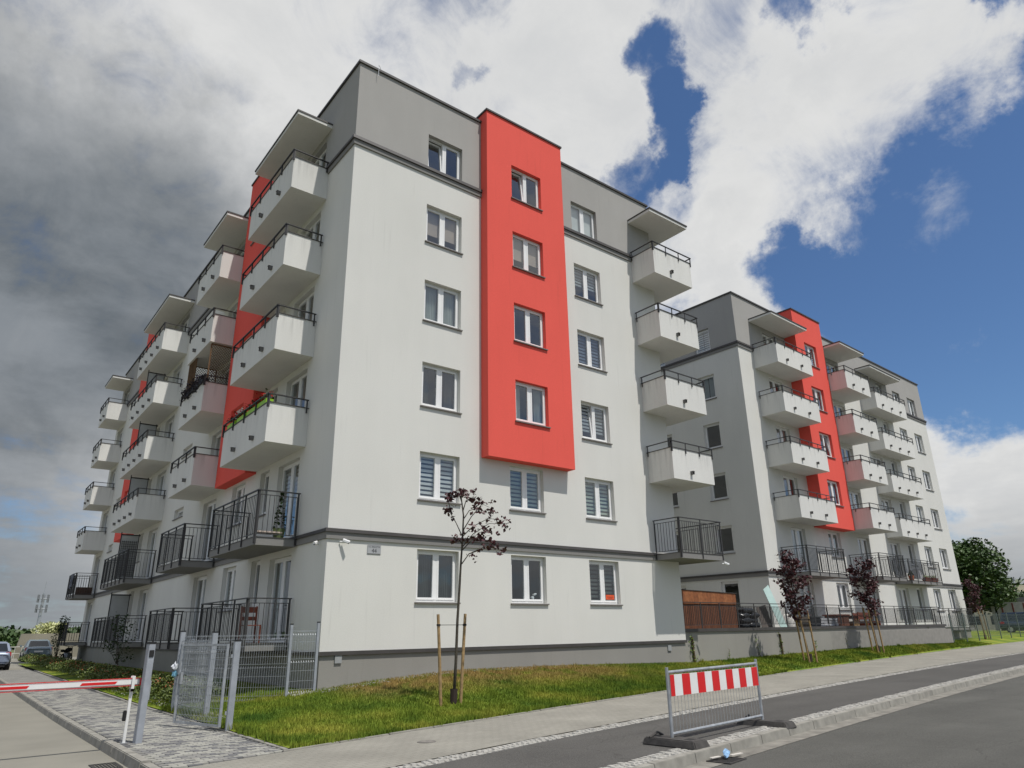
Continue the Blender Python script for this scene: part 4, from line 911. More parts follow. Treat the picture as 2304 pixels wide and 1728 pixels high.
# boom barrier and rest
bz = -1.25
bm_ = thing('boom_barrier', 'white boom of a gate barrier with thin red reflectors crossing the driveway', 'barrier', (-4.45, -3.03, 0))
x0_, x1_ = 0, -9.0
MB().hexa([(x1_, -.035, -.36), (x0_-.1, -.035, -.36), (x0_-.1, .035, -.36), (x1_, .035, -.36), (x1_, -.035, -.25), (x0_-.1, -.035, -.25), (x0_-.1, .035, -.25), (x1_, .035, -.25)]).build('boom', WP, bm_, bevel=.02)
MB().box(x0_-.1, x0_-.05, -.037, .037, -.362, -.248).build('end_cap', RP, bm_); MB().box(x1_, x0_-.1, -.03, .03, -.252, -.243).box(x1_, x0_-.1, -.03, .03, -.367, -.358).build('edge_trim', RP, bm_)
for i in range(7):
    xa = -.45-i*1.25; MB().hexa([(xa-.55, -.039, -.325), (xa-.03, -.039, -.325), (xa-.03, -.0345, -.325), (xa-.55, -.0345, -.325), (xa-.52, -.039, -.285), (xa, -.039, -.285), (xa, -.0345, -.285), (xa-.52, -.0345, -.285)]).build('reflector', RP, bm_)
MB().box(x1_-.35, x1_, -.17, .17, bz-.1, -.15).build('housing', pm('barrier_housing', (.62, .10, .03), .4), bm_, bevel=.03)
rs_ = thing('boom_rest', 'slim white forked rest post holding the tip of the boom', 'post', (-4.66, -3.03, bz))
MB().box(-.022, .022, -.022, .022, 0, .86).build('post', WP, rs_, bevel=.004); MB().box(-.022, .022, -.075, -.045, .80, 1.04).box(-.022, .022, .045, .075, .80, 1.04).box(-.022, .022, -.075, .075, .80, .84).build('fork', WP, rs_); MB().box(-.05, .05, -.05, .05, .0, .012).build('base_plate', GALV, rs_); MB().box(-.075, -.022, -.035, .035, .34, .5).build('reflector', BLACKP, rs_, bevel=.01)
ip = thing('gate_post', 'tall grey square post with small intercom beside the boom tip', 'post', (-4.5, -3.26, bz), R(12))
MB().box(-.055, .055, -.055, .055, 0, 1.55).build('post', GREYP, ip, bevel=.006); MB().box(-.058, .058, -.058, .058, 1.55, 1.585).build('cap', BLACKP, ip); MB().box(-.04, .04, -.068, -.055, 1.34, 1.45).build('intercom', BLACKP, ip, bevel=.004); MB().box(.055, .08, -.03, .03, .66, .96).build('latch_plate', GALV, ip)
gp_ = thing('gate_post', 'grey square gate post at the edge of the lawn with black cap', 'post', (-2.90, -2.84, -1.26), R(-8))
MB().box(-.055, .055, -.055, .055, 0, 1.57).build('post', GREYP, gp_, bevel=.006); MB().box(-.058, .058, -.058, .058, 1.57, 1.6).build('cap', BLACKP, gp_); 
for z in (.3, 1.28): MB().box(-.09, -.055, -.02, .02, z, z+.06).build('hinge', GALV, gp_)
# welded mesh panels
def mesh_panel(b, p, q, z0, z1, dbl, wire=.0032, gap=.055):
    p, q = Vector((*p, 0)), Vector((*q, 0)); d = q-p; Ln = d.length; t = d/Ln; nrm_ = Vector((-t.y, t.x, 0)); P_ = lambda s, z, o=0.: tuple(p+t*s+nrm_*o+Vector((0, 0, z)))
    n = max(2, int(Ln/gap))
    for i in range(n+1):
        s = Ln*i/n; zz = [z0]
        for zd in dbl: zz += [zd-.04, zd, zd+.04]
        zz.append(z1); prev = None
        for j, z in enumerate(sorted(zz)):
            o = .022 if z in dbl else 0.
            if prev: b.beam(P_(s, prev[0], prev[1]), P_(s, z, o), wire*1.7)
            prev = (z, o)
    hz_ = sorted(set([z0, z1]+[zd+k for zd in dbl for k in (-.04, .04)]+[z0+(z1-z0)*k for k in (.2, .36, .66, .82)]))
    for z in hz_: b.beam(P_(0, z), P_(Ln, z), wire*2.0)
    return b
gl_ = thing('garden_gate', 'open galvanised mesh gate leaf standing over the block path', 'gate', (-2.98, -2.78, -1.17), 0)
ge = Vector((-3.47+2.98, -1.33+2.78, 0)); g0 = Vector((-.06, .04, 0))
fr_ = MB(); 
for a, c in ((g0, ge),): 
    for z in (.02, 1.42): fr_.beam((a.x, a.y, z), (c.x, c.y, z), .04, .04)
    for p in (a, c): fr_.beam((p.x, p.y, 0), (p.x, p.y, 1.44), .045, .045)
fr_.build('frame', GALV, gl_); mesh_panel(MB(), (g0.x, g0.y), (ge.x, ge.y), .04, 1.40, (.12, .72, 1.30), gap=.05).build('mesh', GALV, gl_)
MB().box(ge.x-.015, ge.x+.03, ge.y-.12, ge.y+.02, .70, .92).build('lock', GALV, gl_); MB().beam((ge.x-.06, ge.y-.02, .86), (ge.x-.08, ge.y-.16, .86), .018).beam((ge.x+.06, ge.y-.02, .86), (ge.x+.07, ge.y-.16, .86), .018).build('handle', BLACKP, gl_)
posts = [((-2.80, 1.5), -1.2, 1.72), ((-2.76, -.9), -1.2, 1.68), ((-.74, 0.0), -.98, 1.62), ((-.09, -.06), -.9, 1.58)]
mf = thing('mesh_fence', 'galvanised wire mesh fence between the open gate and the building corner', 'fence')
for i, ((x, y), z, h) in enumerate(posts):
    w = .05 if i < 2 else .03
    o = MB().box(-w, w, -w*.7, w*.7, -.2, h).build('post', GREYP, mf, (x, y, z)); MB().box(-w-.004, w+.004, -w*.7-.004, w*.7+.004, h, h+.025).build('cap', BLACKP, o)
for (p, q, z0, z1) in (((-2.80, 1.5), (-.74, 0), -1.02, .42), ((-.74, 0), (-.09, -.06), -.9, .50), ((-2.76, -.9), (-2.80, 1.5), -1.12, .32)):
    mesh_panel(MB(), p, q, z0, z1, (z0+.06, z0+(z1-z0)*.52, z1-.06)).build('panel', GALV, mf)
def crumple(name, lx, ly, lz, mat, loc, seed, amp=.45):
    bm = bmesh.new(); bmesh.ops.create_icosphere(bm, subdivisions=2, radius=1); rr = random.Random(seed)
    for v in bm.verts: k = 1+rr.uniform(-amp, amp); v.co = (v.co.x*lx/2*k, v.co.y*ly/2*k, v.co.z*lz/2*k)
    me = bpy.data.meshes.new(name); bm.to_mesh(me); bm.free(); return obj(name, me, mat, None, loc)
tag(crumple('plastic_bag', .13, .1, .17, pm('bag_film', (.60, .62, .66), .35, .2, 20), (-2.9, 1.42, -.24), 33), 'small crumpled white plastic bag hanging from the fence by the hedge', 'bag'); tag(crumple('plastic_bag', .1, .1, .15, pm('bag_blue', (.16, .36, .48), .4, .2, 20), (-2.89, 1.42, -.40), 34), 'light blue plastic scrap hanging below the white bag', 'bag')
# drains, litter, manhole
def grate(label, loc, rz, w, l):
    o = thing('drain_grate', label, 'grate', loc, rz); G_ = pm('cast_iron', (.045, .043, .04), .7, .25, 20)
    MB().box(-w/2, w/2, -l/2, l/2, -.06, -.02).build('pit', BLACKP, o); MB().box(-w/2, w/2, -l/2, -l/2+.03, -.03, .004).box(-w/2, w/2, l/2-.03, l/2, -.03, .004).box(-w/2, -w/2+.03, -l/2+.03, l/2-.03, -.03, .004).box(w/2-.03, w/2, -l/2+.03, l/2-.03, -.03, .004).build('frame', G_, o)
    n = int(w/.045)
    for i in range(1, n): x = -w/2+w*i/n; MB().box(x-.011, x+.011, -l/2+.03, l/2-.03, -.02, .002).build('bar', G_, o)
grate('square drain grate in the driveway beside the path kerb', (-5.14, -4.45, -1.366), 0, .36, .58)
gx = 1.45; gy = E(gx)-o3(gx)-.36; grate('drain grate in the road gutter beside the kerb', (gx, gy, S(gx)-.108), R(10), .5, .36)
lt = thing('litter', 'crumpled light blue litter lying on the gutter grate', 'litter', (gx+.08, gy+.05, S(gx)-.06)); 
o = crumple('wrapper', .2, .08, .06, pm('wrapper_blue', (.22, .38, .58), .45, .35, 25), (0, 0, .02), 51); o.rotation_euler = (.2, -.3, .5); o.parent = lt; MB().box(-.3, -.1, .02, .07, -.02, -.01).box(.1, .36, -.02, .03, -.02, -.012).build('paper', pm('paper_scrap', (.55, .52, .47), .9), lt)
mh = thing('manhole_cover', 'small round iron cover in the sidewalk near the lawn edge', 'cover', (-1.03, -6.7, S(-1)+.006)); MB().tube([(0, 0, -.02), (0, 0, .004)], .15, 24).build('lid', pm('cover_iron', (.16, .15, .135), .7, .2, 20), mh); MB().tube([(0, 0, .004), (0, 0, .007)], .1, 24).build('boss', pm('cover_iron2', (.20, .185, .165), .7, .2, 20), mh)

# ================================================================== CARS
GLD = pm('car_glass', (.018, .022, .026), .06, .05, spec=.7); TYRE = pm('tyre', (.02, .02, .02), .85); RIM = pm('rim', (.45, .46, .48), .35, metal=.7); TL = pm('tail_lamp', (.35, .012, .015), .2, .1); CHR = pm('number_plate_white', (.6, .6, .58), .5)
def car(label, loc, rz, paint, kind='hatch', group=None):
    o = thing('parked_car', label, 'car', loc, rz, group)
    Lc = 4.0 if kind == 'hatch' else 4.5; h = Lc/2; hi = 1.46 if kind != 'suv' else 1.7
    hatch = kind != 'sedan'
    xs = [-h, -h+.10, -h+.45, -1.0, 0, 1.0, h-.45, h-.12, h]; ws = [.70, .80, .85, .86, .86, .86, .84, .77, .62]
    zb_ = [.38, .28, .24, .22, .22, .22, .24, .28, .4]; zs = [.80, .98, 1.0, .96, .94, .92, .84, .74, .58] if hatch else [.84, .98, 1.0, .98, .94, .92, .82, .72, .58]
    rows = []
    for x, w, b_, s in zip(xs, ws, zb_, zs): rows.append([(x, sg*w*k, z) for sg, seq in ((-1, ((.0, b_), (.86, b_), (1., b_+.16), (1.0, s-.2), (.95, s-.04), (.82, s), (0, s+.02))),) for k, z in seq]+[(x, w*k, z) for k, z in ((.82, s), (.95, s-.04), (1.0, s-.2), (1., b_+.16), (.86, b_))])
    b = MB(); nn = len(rows[0])
    for r_ in rows: b.v += r_
    for i in range(len(rows)-1): b.f += [(i*nn+j, i*nn+(j+1) % nn, (i+1)*nn+(j+1) % nn, (i+1)*nn+j) for j in range(nn)]
    b.f += [tuple(range(nn)), tuple(range((len(rows)-1)*nn, len(rows)*nn))[::-1]]
    body = b.build('body', paint, o, smooth=True); sm_ = body.modifiers.new('s', 'SUBSURF'); sm_.levels = sm_.render_levels = 2
    xr, xf = (-h+.12, 1.15) if hatch else (-h+.75, 1.15); tr0, tf = (xr+.17, .25) if hatch else (xr+.75, .25); wb, wt = .78, .60; zb0, zt = .93, hi
    c = MB(); c.hexa([(xr, -wb, zb0), (xf, -wb, zb0-.02), (xf, wb, zb0-.02), (xr, wb, zb0), (tr0, -wt, zt-.03), (tf, -wt, zt), (tf, wt, zt), (tr0, wt, zt-.03)]); c.build('cabin', paint, o, bevel=.06)
    def pane(name, pts, off): MB().poly([Vector(p)+Vector(off) for p in pts]).build(name, GLD, o)
    mixp = lambda p, q, t: tuple(Vector(p).lerp(Vector(q), t))
    A_, B_, C_, D_ = (xr, -wb, zb0), (xr, wb, zb0), (tr0, wt, zt-.03), (tr0, -wt, zt-.03)
    def inset(q, i=.09, j=.14):
        a, b2, c2, d2 = q; a1, b1 = mixp(a, b2, i), mixp(b2, a, i); d1, c1 = mixp(d2, c2, i), mixp(c2, d2, i); return [mixp(a1, d1, j), mixp(b1, c1, j), mixp(c1, b1, j), mixp(d1, a1, j)]
    pane('rear_window', inset((A_, B_, C_, D_)), (-.012, 0, .006)); pane('windscreen', inset(((xf, wb, zb0), (xf, -wb, zb0), (tf, -wt, zt), (tf, wt, zt))), (.012, 0, .006))
    for sg in (-1, 1): pane('side_window', inset(((xr+.1, sg*wb, zb0), (xf-.15, sg*wb, zb0), (tf, sg*wt, zt), (tr0, sg*wt, zt-.02)), .04, .14), (0, sg*.012, .004))
    for x in (-h+.75, h-.78):
        for sg in (-1, 1):
            w_ = MB().tube([(x, sg*.64, .31), (x, sg*.87, .31)], .31, 18).build('wheel', TYRE, o); MB().tube([(x, sg*.86, .31), (x, sg*.885, .31)], .19, 14).build('rim', RIM, w_)
    for sg in (-1, 1):
        MB().hexa([(-h+.0, sg*.52, .72), (-h+.1, sg*.80, .72), (-h+.42, sg*.83, .74), (-h+.2, sg*.55, .74), (-h+.06, sg*.54, .93), (-h+.14, sg*.79, .93), (-h+.42, sg*.82, .92), (-h+.2, sg*.55, .93)]).build('tail_light', TL, o, bevel=.02)
        MB().hexa([(h-.32, sg*.45, .60), (h-.05, sg*.45, .58), (h-.18, sg*.72, .60), (h-.4, sg*.77, .62), (h-.32, sg*.45, .72), (h-.12, sg*.45, .68), (h-.25, sg*.70, .71), (h-.42, sg*.76, .74)]).build('headlight', pm('headlamp', (.7, .72, .75), .1), o, bevel=.02)
        MB().hexa([(.75, sg*.86, .96), (.9, sg*.86, .96), (.9, sg*1.02, .97), (.78, sg*1.02, .97), (.75, sg*.86, 1.08), (.88, sg*.86, 1.08), (.88, sg*1.02, 1.09), (.78, sg*1.02, 1.09)]).build('mirror', paint, o, bevel=.02)
    MB().box(-h-.03, -h+.3, -.74, .74, .40, .58).build('bumper', paint, o, bevel=.05); MB().box(-h-.036, -h-.028, -.26, .26, .62 if not hatch else .60, .72 if not hatch else .70).build('number_plate', CHR, o)
    MB().box(-h+.05, h-.1, -.6, .6, .2, .3).build('underbody', BLACKP, o); return o
car('silver-blue hatchback cut by the left edge of the picture', (-4.72, 32.6, DR(31)-.05), R(91), pm('paint_silver_blue', (.22, .26, .34), .42, .05, 2, metal=.3, coat=.3), 'hatch')
car('grey-blue sedan parked behind the end of the hedge', (-1.25, 46.2, DR(44)-.05), R(88), pm('paint_grey_blue', (.20, .25, .28), .3, .05, 2, metal=.5, coat=.6), 'sedan')
car('dark blue car behind the fence at the right edge', (66.5, 5.2, -.45), R(-75), pm('paint_dark_blue', (.03, .05, .09), .25, .05, 2, metal=.3, coat=.6), 'suv')
mo = thing('motorcycle', 'dark motorcycle parked under the last ground floor balcony', 'motorcycle', (-.75, 35.2, DR(35)+.02), R(65))
def wheel(x):
    b = MB(); n = 20
    pts = [(x+.28*math.cos(k*2*math.pi/n), 0, .3+.28*math.sin(k*2*math.pi/n)) for k in range(n+1)]; b.tube(pts, .045, 6, False); w_ = b.build('wheel', TYRE, mo); h_ = MB()
    for k in range(5): a = k*2*math.pi/5; h_.beam((x, 0, .3), (x+.26*math.cos(a), 0, .3+.26*math.sin(a)), .025)
    h_.build('rim', RIM, w_)
wheel(-.68); wheel(.68)
MB().hexa([(-.3, -.14, .35), (.35, -.14, .35), (.35, .14, .35), (-.3, .14, .35), (-.25, -.12, .68), (.3, -.12, .68), (.3, .12, .68), (-.25, .12, .68)]).build('engine', RIM, mo, bevel=.03); MB().hexa([(-.1, -.15, .68), (.45, -.13, .72), (.45, .13, .72), (-.1, .15, .68), (-.05, -.1, .92), (.35, -.1, .95), (.35, .1, .95), (-.05, .1, .92)]).build('tank', BLACKP, mo, bevel=.04); MB().hexa([(-.85, -.1, .70), (-.1, -.14, .68), (-.1, .14, .68), (-.85, .1, .70), (-.9, -.1, .86), (-.1, -.12, .78), (-.1, .12, .78), (-.9, .1, .86)]).build('seat', BLACKP, mo, bevel=.03)
MB().tube([(.68, .1, .3), (.42, .1, .98)], .025, 6).tube([(.68, -.1, .3), (.42, -.1, .98)], .025, 6).tube([(.40, -.36, 1.06), (.42, 0, .99), (.40, .36, 1.06)], .018, 6).build('fork', RIM, mo); MB().tube([(.50, 0, .85), (.6, 0, .84)], [.07, .1], 10).build('headlight', RIM, mo)

# ================================================================== VEGETATION
PLUM = pm('plum_leaf', (.035, .012, .014), .5, .4, 18, col2=(.085, .022, .026)); BARK = pm('bark_young', (.065, .055, .042), .85, .3, 22); STAKE = pm('stake_pine', (.30, .20, .095), .75, .25, 14, detail=6); GUARD = pm('guard_brown', (.035, .022, .018), .7)
TIE = pm('tie_strap', (.03, .028, .026), .8)
right_h = Vector((math.cos(yaw), -math.sin(yaw), 0)); fwd_h = Vector((math.sin(yaw), math.cos(yaw), 0))
def young_tree(label, base, limbs, trunk, stakes, leafn, lsize, spread, tie_z, tops=None):
    o = thing('young_tree', label, 'tree', base, 0, 'staked young purple-leaved trees')
    MB().tube([Vector(p) for p in trunk], [lerp(.036, .012, i/(len(trunk)-1)) for i in range(len(trunk))], 8).build('trunk', BARK, o, smooth=True)
    b = MB(); C_ = []
    for lb in limbs:
        b.tube([Vector(p) for p in lb], [lerp(.014, .004, i/(len(lb)-1)) for i in range(len(lb))], 5)
        for s in range(leafn):
            t = (.25+.75*random.random()**.7)*(len(lb)-1); i = min(int(t), len(lb)-2); p = Vector(lb[i]).lerp(Vector(lb[i+1]), t-i)
            tw_ = Vector((random.gauss(0, 1), random.gauss(0, 1), random.gauss(0, .8)))*spread
            for q in range(5): C_.append(p+tw_+Vector((random.gauss(0, 1), random.gauss(0, 1), random.gauss(0, .7)))*lsize*.85)
    b.build('limbs', BARK, o); np_mesh('crown', leaf_quads(np.array([tuple(c) for c in C_]), lsize, .2, .7), PLUM, o)
    MB().tube([(trunk[0][0]+.0, trunk[0][1], -.02), (trunk[0][0]+.012, trunk[0][1], .3)], [.075, .085], 10, False).build('guard', GUARD, o)
    return o
def stake(label, p, h, lean, group, tie=None):
    o = thing('tree_stake', label, 'stake', p, 0, group); MB().tube([(0, 0, -.1), (lean[0]*.5, lean[1]*.5, h*.5), (lean[0], lean[1], h)], [.036, .035, .033], 9).build('pole', STAKE, o)
    if tie: 
        d = Vector(tie)-Vector(p); a = Vector((lean[0], lean[1], h))*((d.z)/h); MB().beam(a, d, .035, .012).tube([a-Vector((0, 0, .02)), a+Vector((0, 0, .02))], .045, 9).build('tie', TIE, o)
# first tree: traced limb by limb, spread in depth
t1 = Vector((1.71, -3.36, G(1.71, -3.36))); pxm = 4.71/485/2.765
def V1(px, py, dep=0.): v = right_h*((px-330)*pxm*1.07)+Vector((0, 0, (1490-py)*pxm))+fwd_h*dep; return tuple(v)
trunk = [V1(326, 1495), V1(338, 1250), V1(345, 1000), V1(356, 800), V1(362, 660), V1(372, 480, .03), V1(376, 330, .05), V1(362, 215, .04), V1(350, 150, .02)]
limbs = [[V1(368, 650), V1(415, 590, -.15), V1(520, 550, -.35), V1(560, 540, -.4)], [V1(415, 590, -.15), V1(540, 552, -.3), V1(628, 582, -.45)], [V1(372, 560), V1(425, 495, .1), V1(470, 440, .2), V1(560, 440, .3)], [V1(372, 540), V1(440, 460, -.1), V1(540, 400, -.25), V1(660, 405, -.35)],
         [V1(374, 470), V1(430, 400, .2), V1(530, 340, .35), V1(640, 350, .5)], [V1(376, 430), V1(430, 350, -.2), V1(500, 275, -.35), V1(545, 300, -.4)], [V1(376, 360), V1(410, 290, .2), V1(470, 270, .35), V1(560, 320, .45)], [V1(374, 300), V1(395, 240, -.15), V1(440, 240, -.25), V1(455, 185, -.3)], [V1(370, 470), V1(330, 380, .1), V1(290, 305, .2), V1(275, 260, .25)], [V1(300, 320, .15), V1(280, 240, .15), V1(290, 165, .1)], [V1(370, 520), V1(345, 490, -.1), V1(335, 495, -.2)], [V1(365, 240), V1(345, 180), V1(320, 175, .1)], [V1(372, 500), V1(430, 500, -.2), V1(545, 470, -.1)], [V1(360, 210), V1(385, 165, .1), V1(400, 160, .2)]]
young_tree('slender purple-leaved tree on the lawn in front of the near block', t1, limbs, trunk, None, 10, .046, .075, 1.6)
for lab, (sx_, sy_), lean in (('round pine stake on the left of the first purple-leaved tree', (1.31, -3.46), (-.10, .02)), ('round pine stake on the right of the first purple-leaved tree', (1.86, -3.38), (.15, .05))):
    z = G(sx_, sy_)-.02; stake(lab, (sx_, sy_, z), 1.88, lean, 'stakes of the first purple-leaved tree', (t1.x+.10, t1.y-.05, t1.z+1.62))
def rand_tree(label, base, H, cz0, cr, seed, dens, lean):
    rr = random.Random(seed); trunk = [(lean[0]*t, lean[1]*t, H*.86*t) for t in (0, .25, .5, .75, 1)]; limbs = []
    for i in range(22):
        z = cz0+(H*.86-cz0)*(i/21)**.9; a = rr.uniform(0, 6.28); f_ = (z-cz0)/(H-cz0); Lb = cr*(1.0-.75*abs(f_-.4))*rr.uniform(.6, 1.1); x0, y0 = lean[0]*z/(H*.86), lean[1]*z/(H*.86)
        limbs.append([(x0, y0, z-.12), (x0+math.cos(a)*Lb*.45, y0+math.sin(a)*Lb*.45, z+.12), (x0+math.cos(a)*Lb, y0+math.sin(a)*Lb, z+.25+.2*rr.random())])
    limbs.append([trunk[-2], trunk[-1], (lean[0]*1.1, lean[1]*1.1, H)])
    return young_tree(label, base, limbs, trunk, None, dens, .06, .10, 1.6)
for (x, y, H, sd_, lab, dn, cz) in ((19.4, -1.5, 4.2, 3, 'purple-leaved tree with three stakes, left of the two before the terrace wall', 15, 1.55), (27.0, -.5, 4.3, 5, 'dense purple-leaved tree with three stakes, right of the two before the terrace wall', 17, 1.6), (49, 2.75, 4.1, 8, 'far purple-leaved tree with stakes near the right edge', 12, 1.7)):
    bz_ = G(x, y); ln = (-.55, .1) if x < 21 else ((-.2, .05) if x < 30 else (-.2, .1)); rand_tree(lab, (x, y, bz_), H, cz, .72, sd_, dn, ln)
    wh = {3: 'second', 5: 'third', 8: 'fourth'}[sd_]
    for i, (ax, ay) in enumerate(((-.26, -.12), (.24, -.14), (.02, .26))[:3 if x < 40 else 2]):
        stake('leaning pine stake of the %s purple-leaved tree, %s' % (wh, ['on its left side', 'on its right side', 'behind its trunk'][i]), (x+ax, y+ay, G(x+ax, min(y+ay, yb(x)-.05))-.02), 1.95, (-.2+ax*.2, .02), 'stakes of the %s purple-leaved tree' % wh, (x-.05, y, bz_+1.55))
# hedge of low shrubs along the path, uncountable foliage
n = 30000; hy = 2.1+39*rng.random(n)**1.25; hx = -2.15+.58*np.clip(rng.normal(size=n)*.5, -1, 1); hb = np.array([G(a, c) for a, c in zip(hx, hy)]); und = .75+.25*np.sin(hy*3.1)+.22*np.sin(hy*7.3+1)
hh = (.10+.42*np.sqrt(np.clip(1-((hx+2.15)/.66)**2, 0, 1))*rng.random(n)**.45*und)
HEDGE = pm('hedge_leaf', (.035, .065, .012), .55, .4, 6, col2=(.13, .16, .03)); tag(np_mesh('hedge', leaf_quads(np.stack([hx, hy, hb+hh], 1), .038, .5), HEDGE), 'low bushy hedge running along the block path on the shaded side', 'hedge', kind='stuff')
n = 1300; ry = 3+34*rng.random(n); rx = -2.15+.5*np.clip(rng.normal(size=n)*.5, -1, 1); tag(np_mesh('hedge_shoots', leaf_quads(np.stack([rx, ry, np.array([G(a, c) for a, c in zip(rx, ry)])+.36+.12*rng.random(n)], 1), .03, .3), pm('hedge_red_tip', (.22, .07, .02), .6, .3, 8)), 'reddish young shoot tips scattered over the low hedge', 'hedge', kind='stuff')
def bush_tree(name, label, base, H, r_, n, ls, mat, trunk_h, tr_r, lobes=9, seed=1, squash=.8, cat='tree', group=None):
    rr = np.random.default_rng(seed); o = thing(name, label, cat, base, 0, group)
    MB().tube([(0, 0, -.2), (.03*H, 0, trunk_h*.6), (0, .02*H, trunk_h+.3*(H-trunk_h))], [tr_r, tr_r*.8, tr_r*.4], 8).build('trunk', BARK, o, smooth=True)
    b = MB(); cc = []; zc_ = trunk_h+(H-trunk_h)*.5
    for i in range(lobes):
        a = rr.uniform(0, 6.28); q = rr.uniform(.15, .72)*r_; z = zc_+rr.uniform(-.5, .62)*(H-trunk_h)*.5*squash*1.2; cc.append((math.cos(a)*q, math.sin(a)*q, z, r_*rr.uniform(.32, .55)))
        b.tube([(0, 0, trunk_h*.8), (math.cos(a)*q*.5, math.sin(a)*q*.5, (trunk_h+z)/2), (math.cos(a)*q, math.sin(a)*q, z)], [tr_r*.5, tr_r*.3, tr_r*.1], 5)
    cc.append((0, 0, H-r_*.42, r_*.42)); b.build('limbs', BARK, o)
    k = rr.integers(0, len(cc), n); c_ = np.array(cc)[k]; d_ = rand_unit(n); rad = c_[:, 3]*(1-.45*rr.random(n)**2)*(1+.12*np.sin(d_[:, 0]*7+d_[:, 2]*5)); P_ = c_[:, :3]+d_*rad[:, None]*np.array([1, 1, squash])
    np_mesh('crown', leaf_quads(P_, ls, .3), mat, o); return o
LG = pm('leaf_green', (.022, .055, .010), .55, .4, 1.2, col2=(.062, .11, .018)); LG2 = pm('leaf_green_dark', (.022, .05, .014), .55, .4, .5, col2=(.06, .10, .022))
bush_tree('broadleaf_tree', 'large round green tree just right of the far block', (79.5, 15.0, -.6), 9.9, 5.4, 15000, .2, LG, 1.5, .25, 22, 4, .85)
bush_tree('broadleaf_tree', 'lower green tree in front of the pale roofs at the right', (86, 13.6, -.6), 5.0, 2.6, 3500, .16, LG, .8, .16, 10, 6, .8)
bush_tree('broadleaf_tree', 'dark green tree behind the pale container at the right', (97, 15.2, -.6), 4.6, 2.4, 3000, .18, LG2, .8, .16, 9, 9, .8)
bush_tree('garden_shrub', 'dark leafy young tree by the shaded side wall behind the hedge', (-1.55, 15.6, G(-1.55, 15.6)), 2.15, .62, 420, .05, DKL, .6, .03, 9, 12, 1.3, 'shrub')
bush_tree('garden_shrub', 'slim dark conifer by the far end of the hedge', (-1.35, 34.6, G(-1.35, 34.6)), 2.1, .42, 700, .05, DKL, .2, .03, 9, 14, 1.9, 'shrub')
EL = pm('elder_bloom', (.42, .46, .17), .6, .3, 5, col2=(.62, .62, .36)); bush_tree('flowering_shrub', 'pale yellow flowering bush above the concrete wall at the left', (.35, 56.0, .0), 2.0, 1.35, 1800, .09, EL, .3, .05, 10, 17, .7, 'shrub')
# far belt of trees at the horizon, reads as one mass
def belt(name, label, pts, n, hmin, hmax, ls, mat, dpt):
    P_ = []; pts = np.array(pts, float); seg = rng.integers(0, len(pts)-1, n); t = rng.random(n); base = pts[seg]+(pts[seg+1]-pts[seg])*t[:, None]; s_ = seg+t
    top = hmin+(hmax-hmin)*(.5+.28*np.sin(s_*9.3)+.16*np.sin(s_*23.7+1)+.1*np.sin(s_*61+2)+.06*np.sin(s_*131)); z = top*rng.random(n)**.6
    P_ = np.stack([base[:, 0]+rng.normal(size=n)*dpt, base[:, 1]+rng.normal(size=n)*dpt, -1+z], 1); return tag(np_mesh(name, leaf_quads(P_, ls, .3), mat), label, 'trees', kind='stuff')
belt('tree_belt', 'distant belt of trees on the horizon left of the near block', [(-60, 240), (-30, 238), (0, 236), (30, 234), (70, 230)], 16000, 2.0, 5.0, .7, LG2, 4)
belt('scrub_belt', 'lower green scrub in front of the distant trees at the left', [(-50, 130), (-20, 128), (10, 126), (40, 124)], 9000, .6, 2.0, .5, LG, 3)
belt('tree_belt', 'distant dark trees along the horizon at the right edge', [(190, 60), (200, 40), (210, 20), (220, -10)], 9000, 6, 11, .9, LG2, 4)
# far fittings at the left: mast, concrete wall
ms = thing('antenna_mast', 'slim mobile phone mast with antennas on the horizon at the left', 'mast', (11.6, 182, -1))
MB().tube([(0, 0, 0), (0, 0, 11.5)], [.45, .22], 8).build('pole', GALV, ms)
for zz in (8.0, 10.2):
    for k in range(6): a = k*math.pi/3+.3; MB().box(math.cos(a)*1.1-.16, math.cos(a)*1.1+.16, math.sin(a)*1.1-.12, math.sin(a)*1.1+.12, zz-.8, zz+.9).build('antenna', pm('antenna_grey', (.16, .17, .18), .6), ms)
    MB().tube([(1.1*math.cos(k*math.pi/6), 1.1*math.sin(k*math.pi/6), zz) for k in range(13)], .06, 5, False).build('ring', GALV, ms)
MB().tube([(0, 0, 11.5), (0, 0, 14)], .05, 5).build('rod', GALV, ms)
tag(MB().hexa([(-2.1, 53.5, -1.3), (12, 53.5, -1.3), (12, 53.9, -1.3), (-2.1, 53.9, -1.3), (-1.75, 53.5, .85), (12, 53.5, .85), (12, 53.9, .85), (-1.75, 53.9, .85)]).build('ramp_wall', pm('ramp_concrete', (.24, .225, .175), .9, .15, .6)), 'weathered pale concrete wall behind the parked sedan', 'wall')
rf = thing('ramp_railing', 'pale thin railing beside the parking area between the two parked cars', 'railing', (-3.6, 49, -1.05)); b = MB()
for i in range(9): b.tube([(i*.42, 0, 0), (i*.42, 0, .95)], .02, 5)
b.tube([(0, 0, .95), (3.4, 0, .95)], .025, 5).tube([(0, 0, .5), (3.4, 0, .5)], .018, 5).build('railing', pm('rail_pale', (.55, .54, .48), .6), rf)
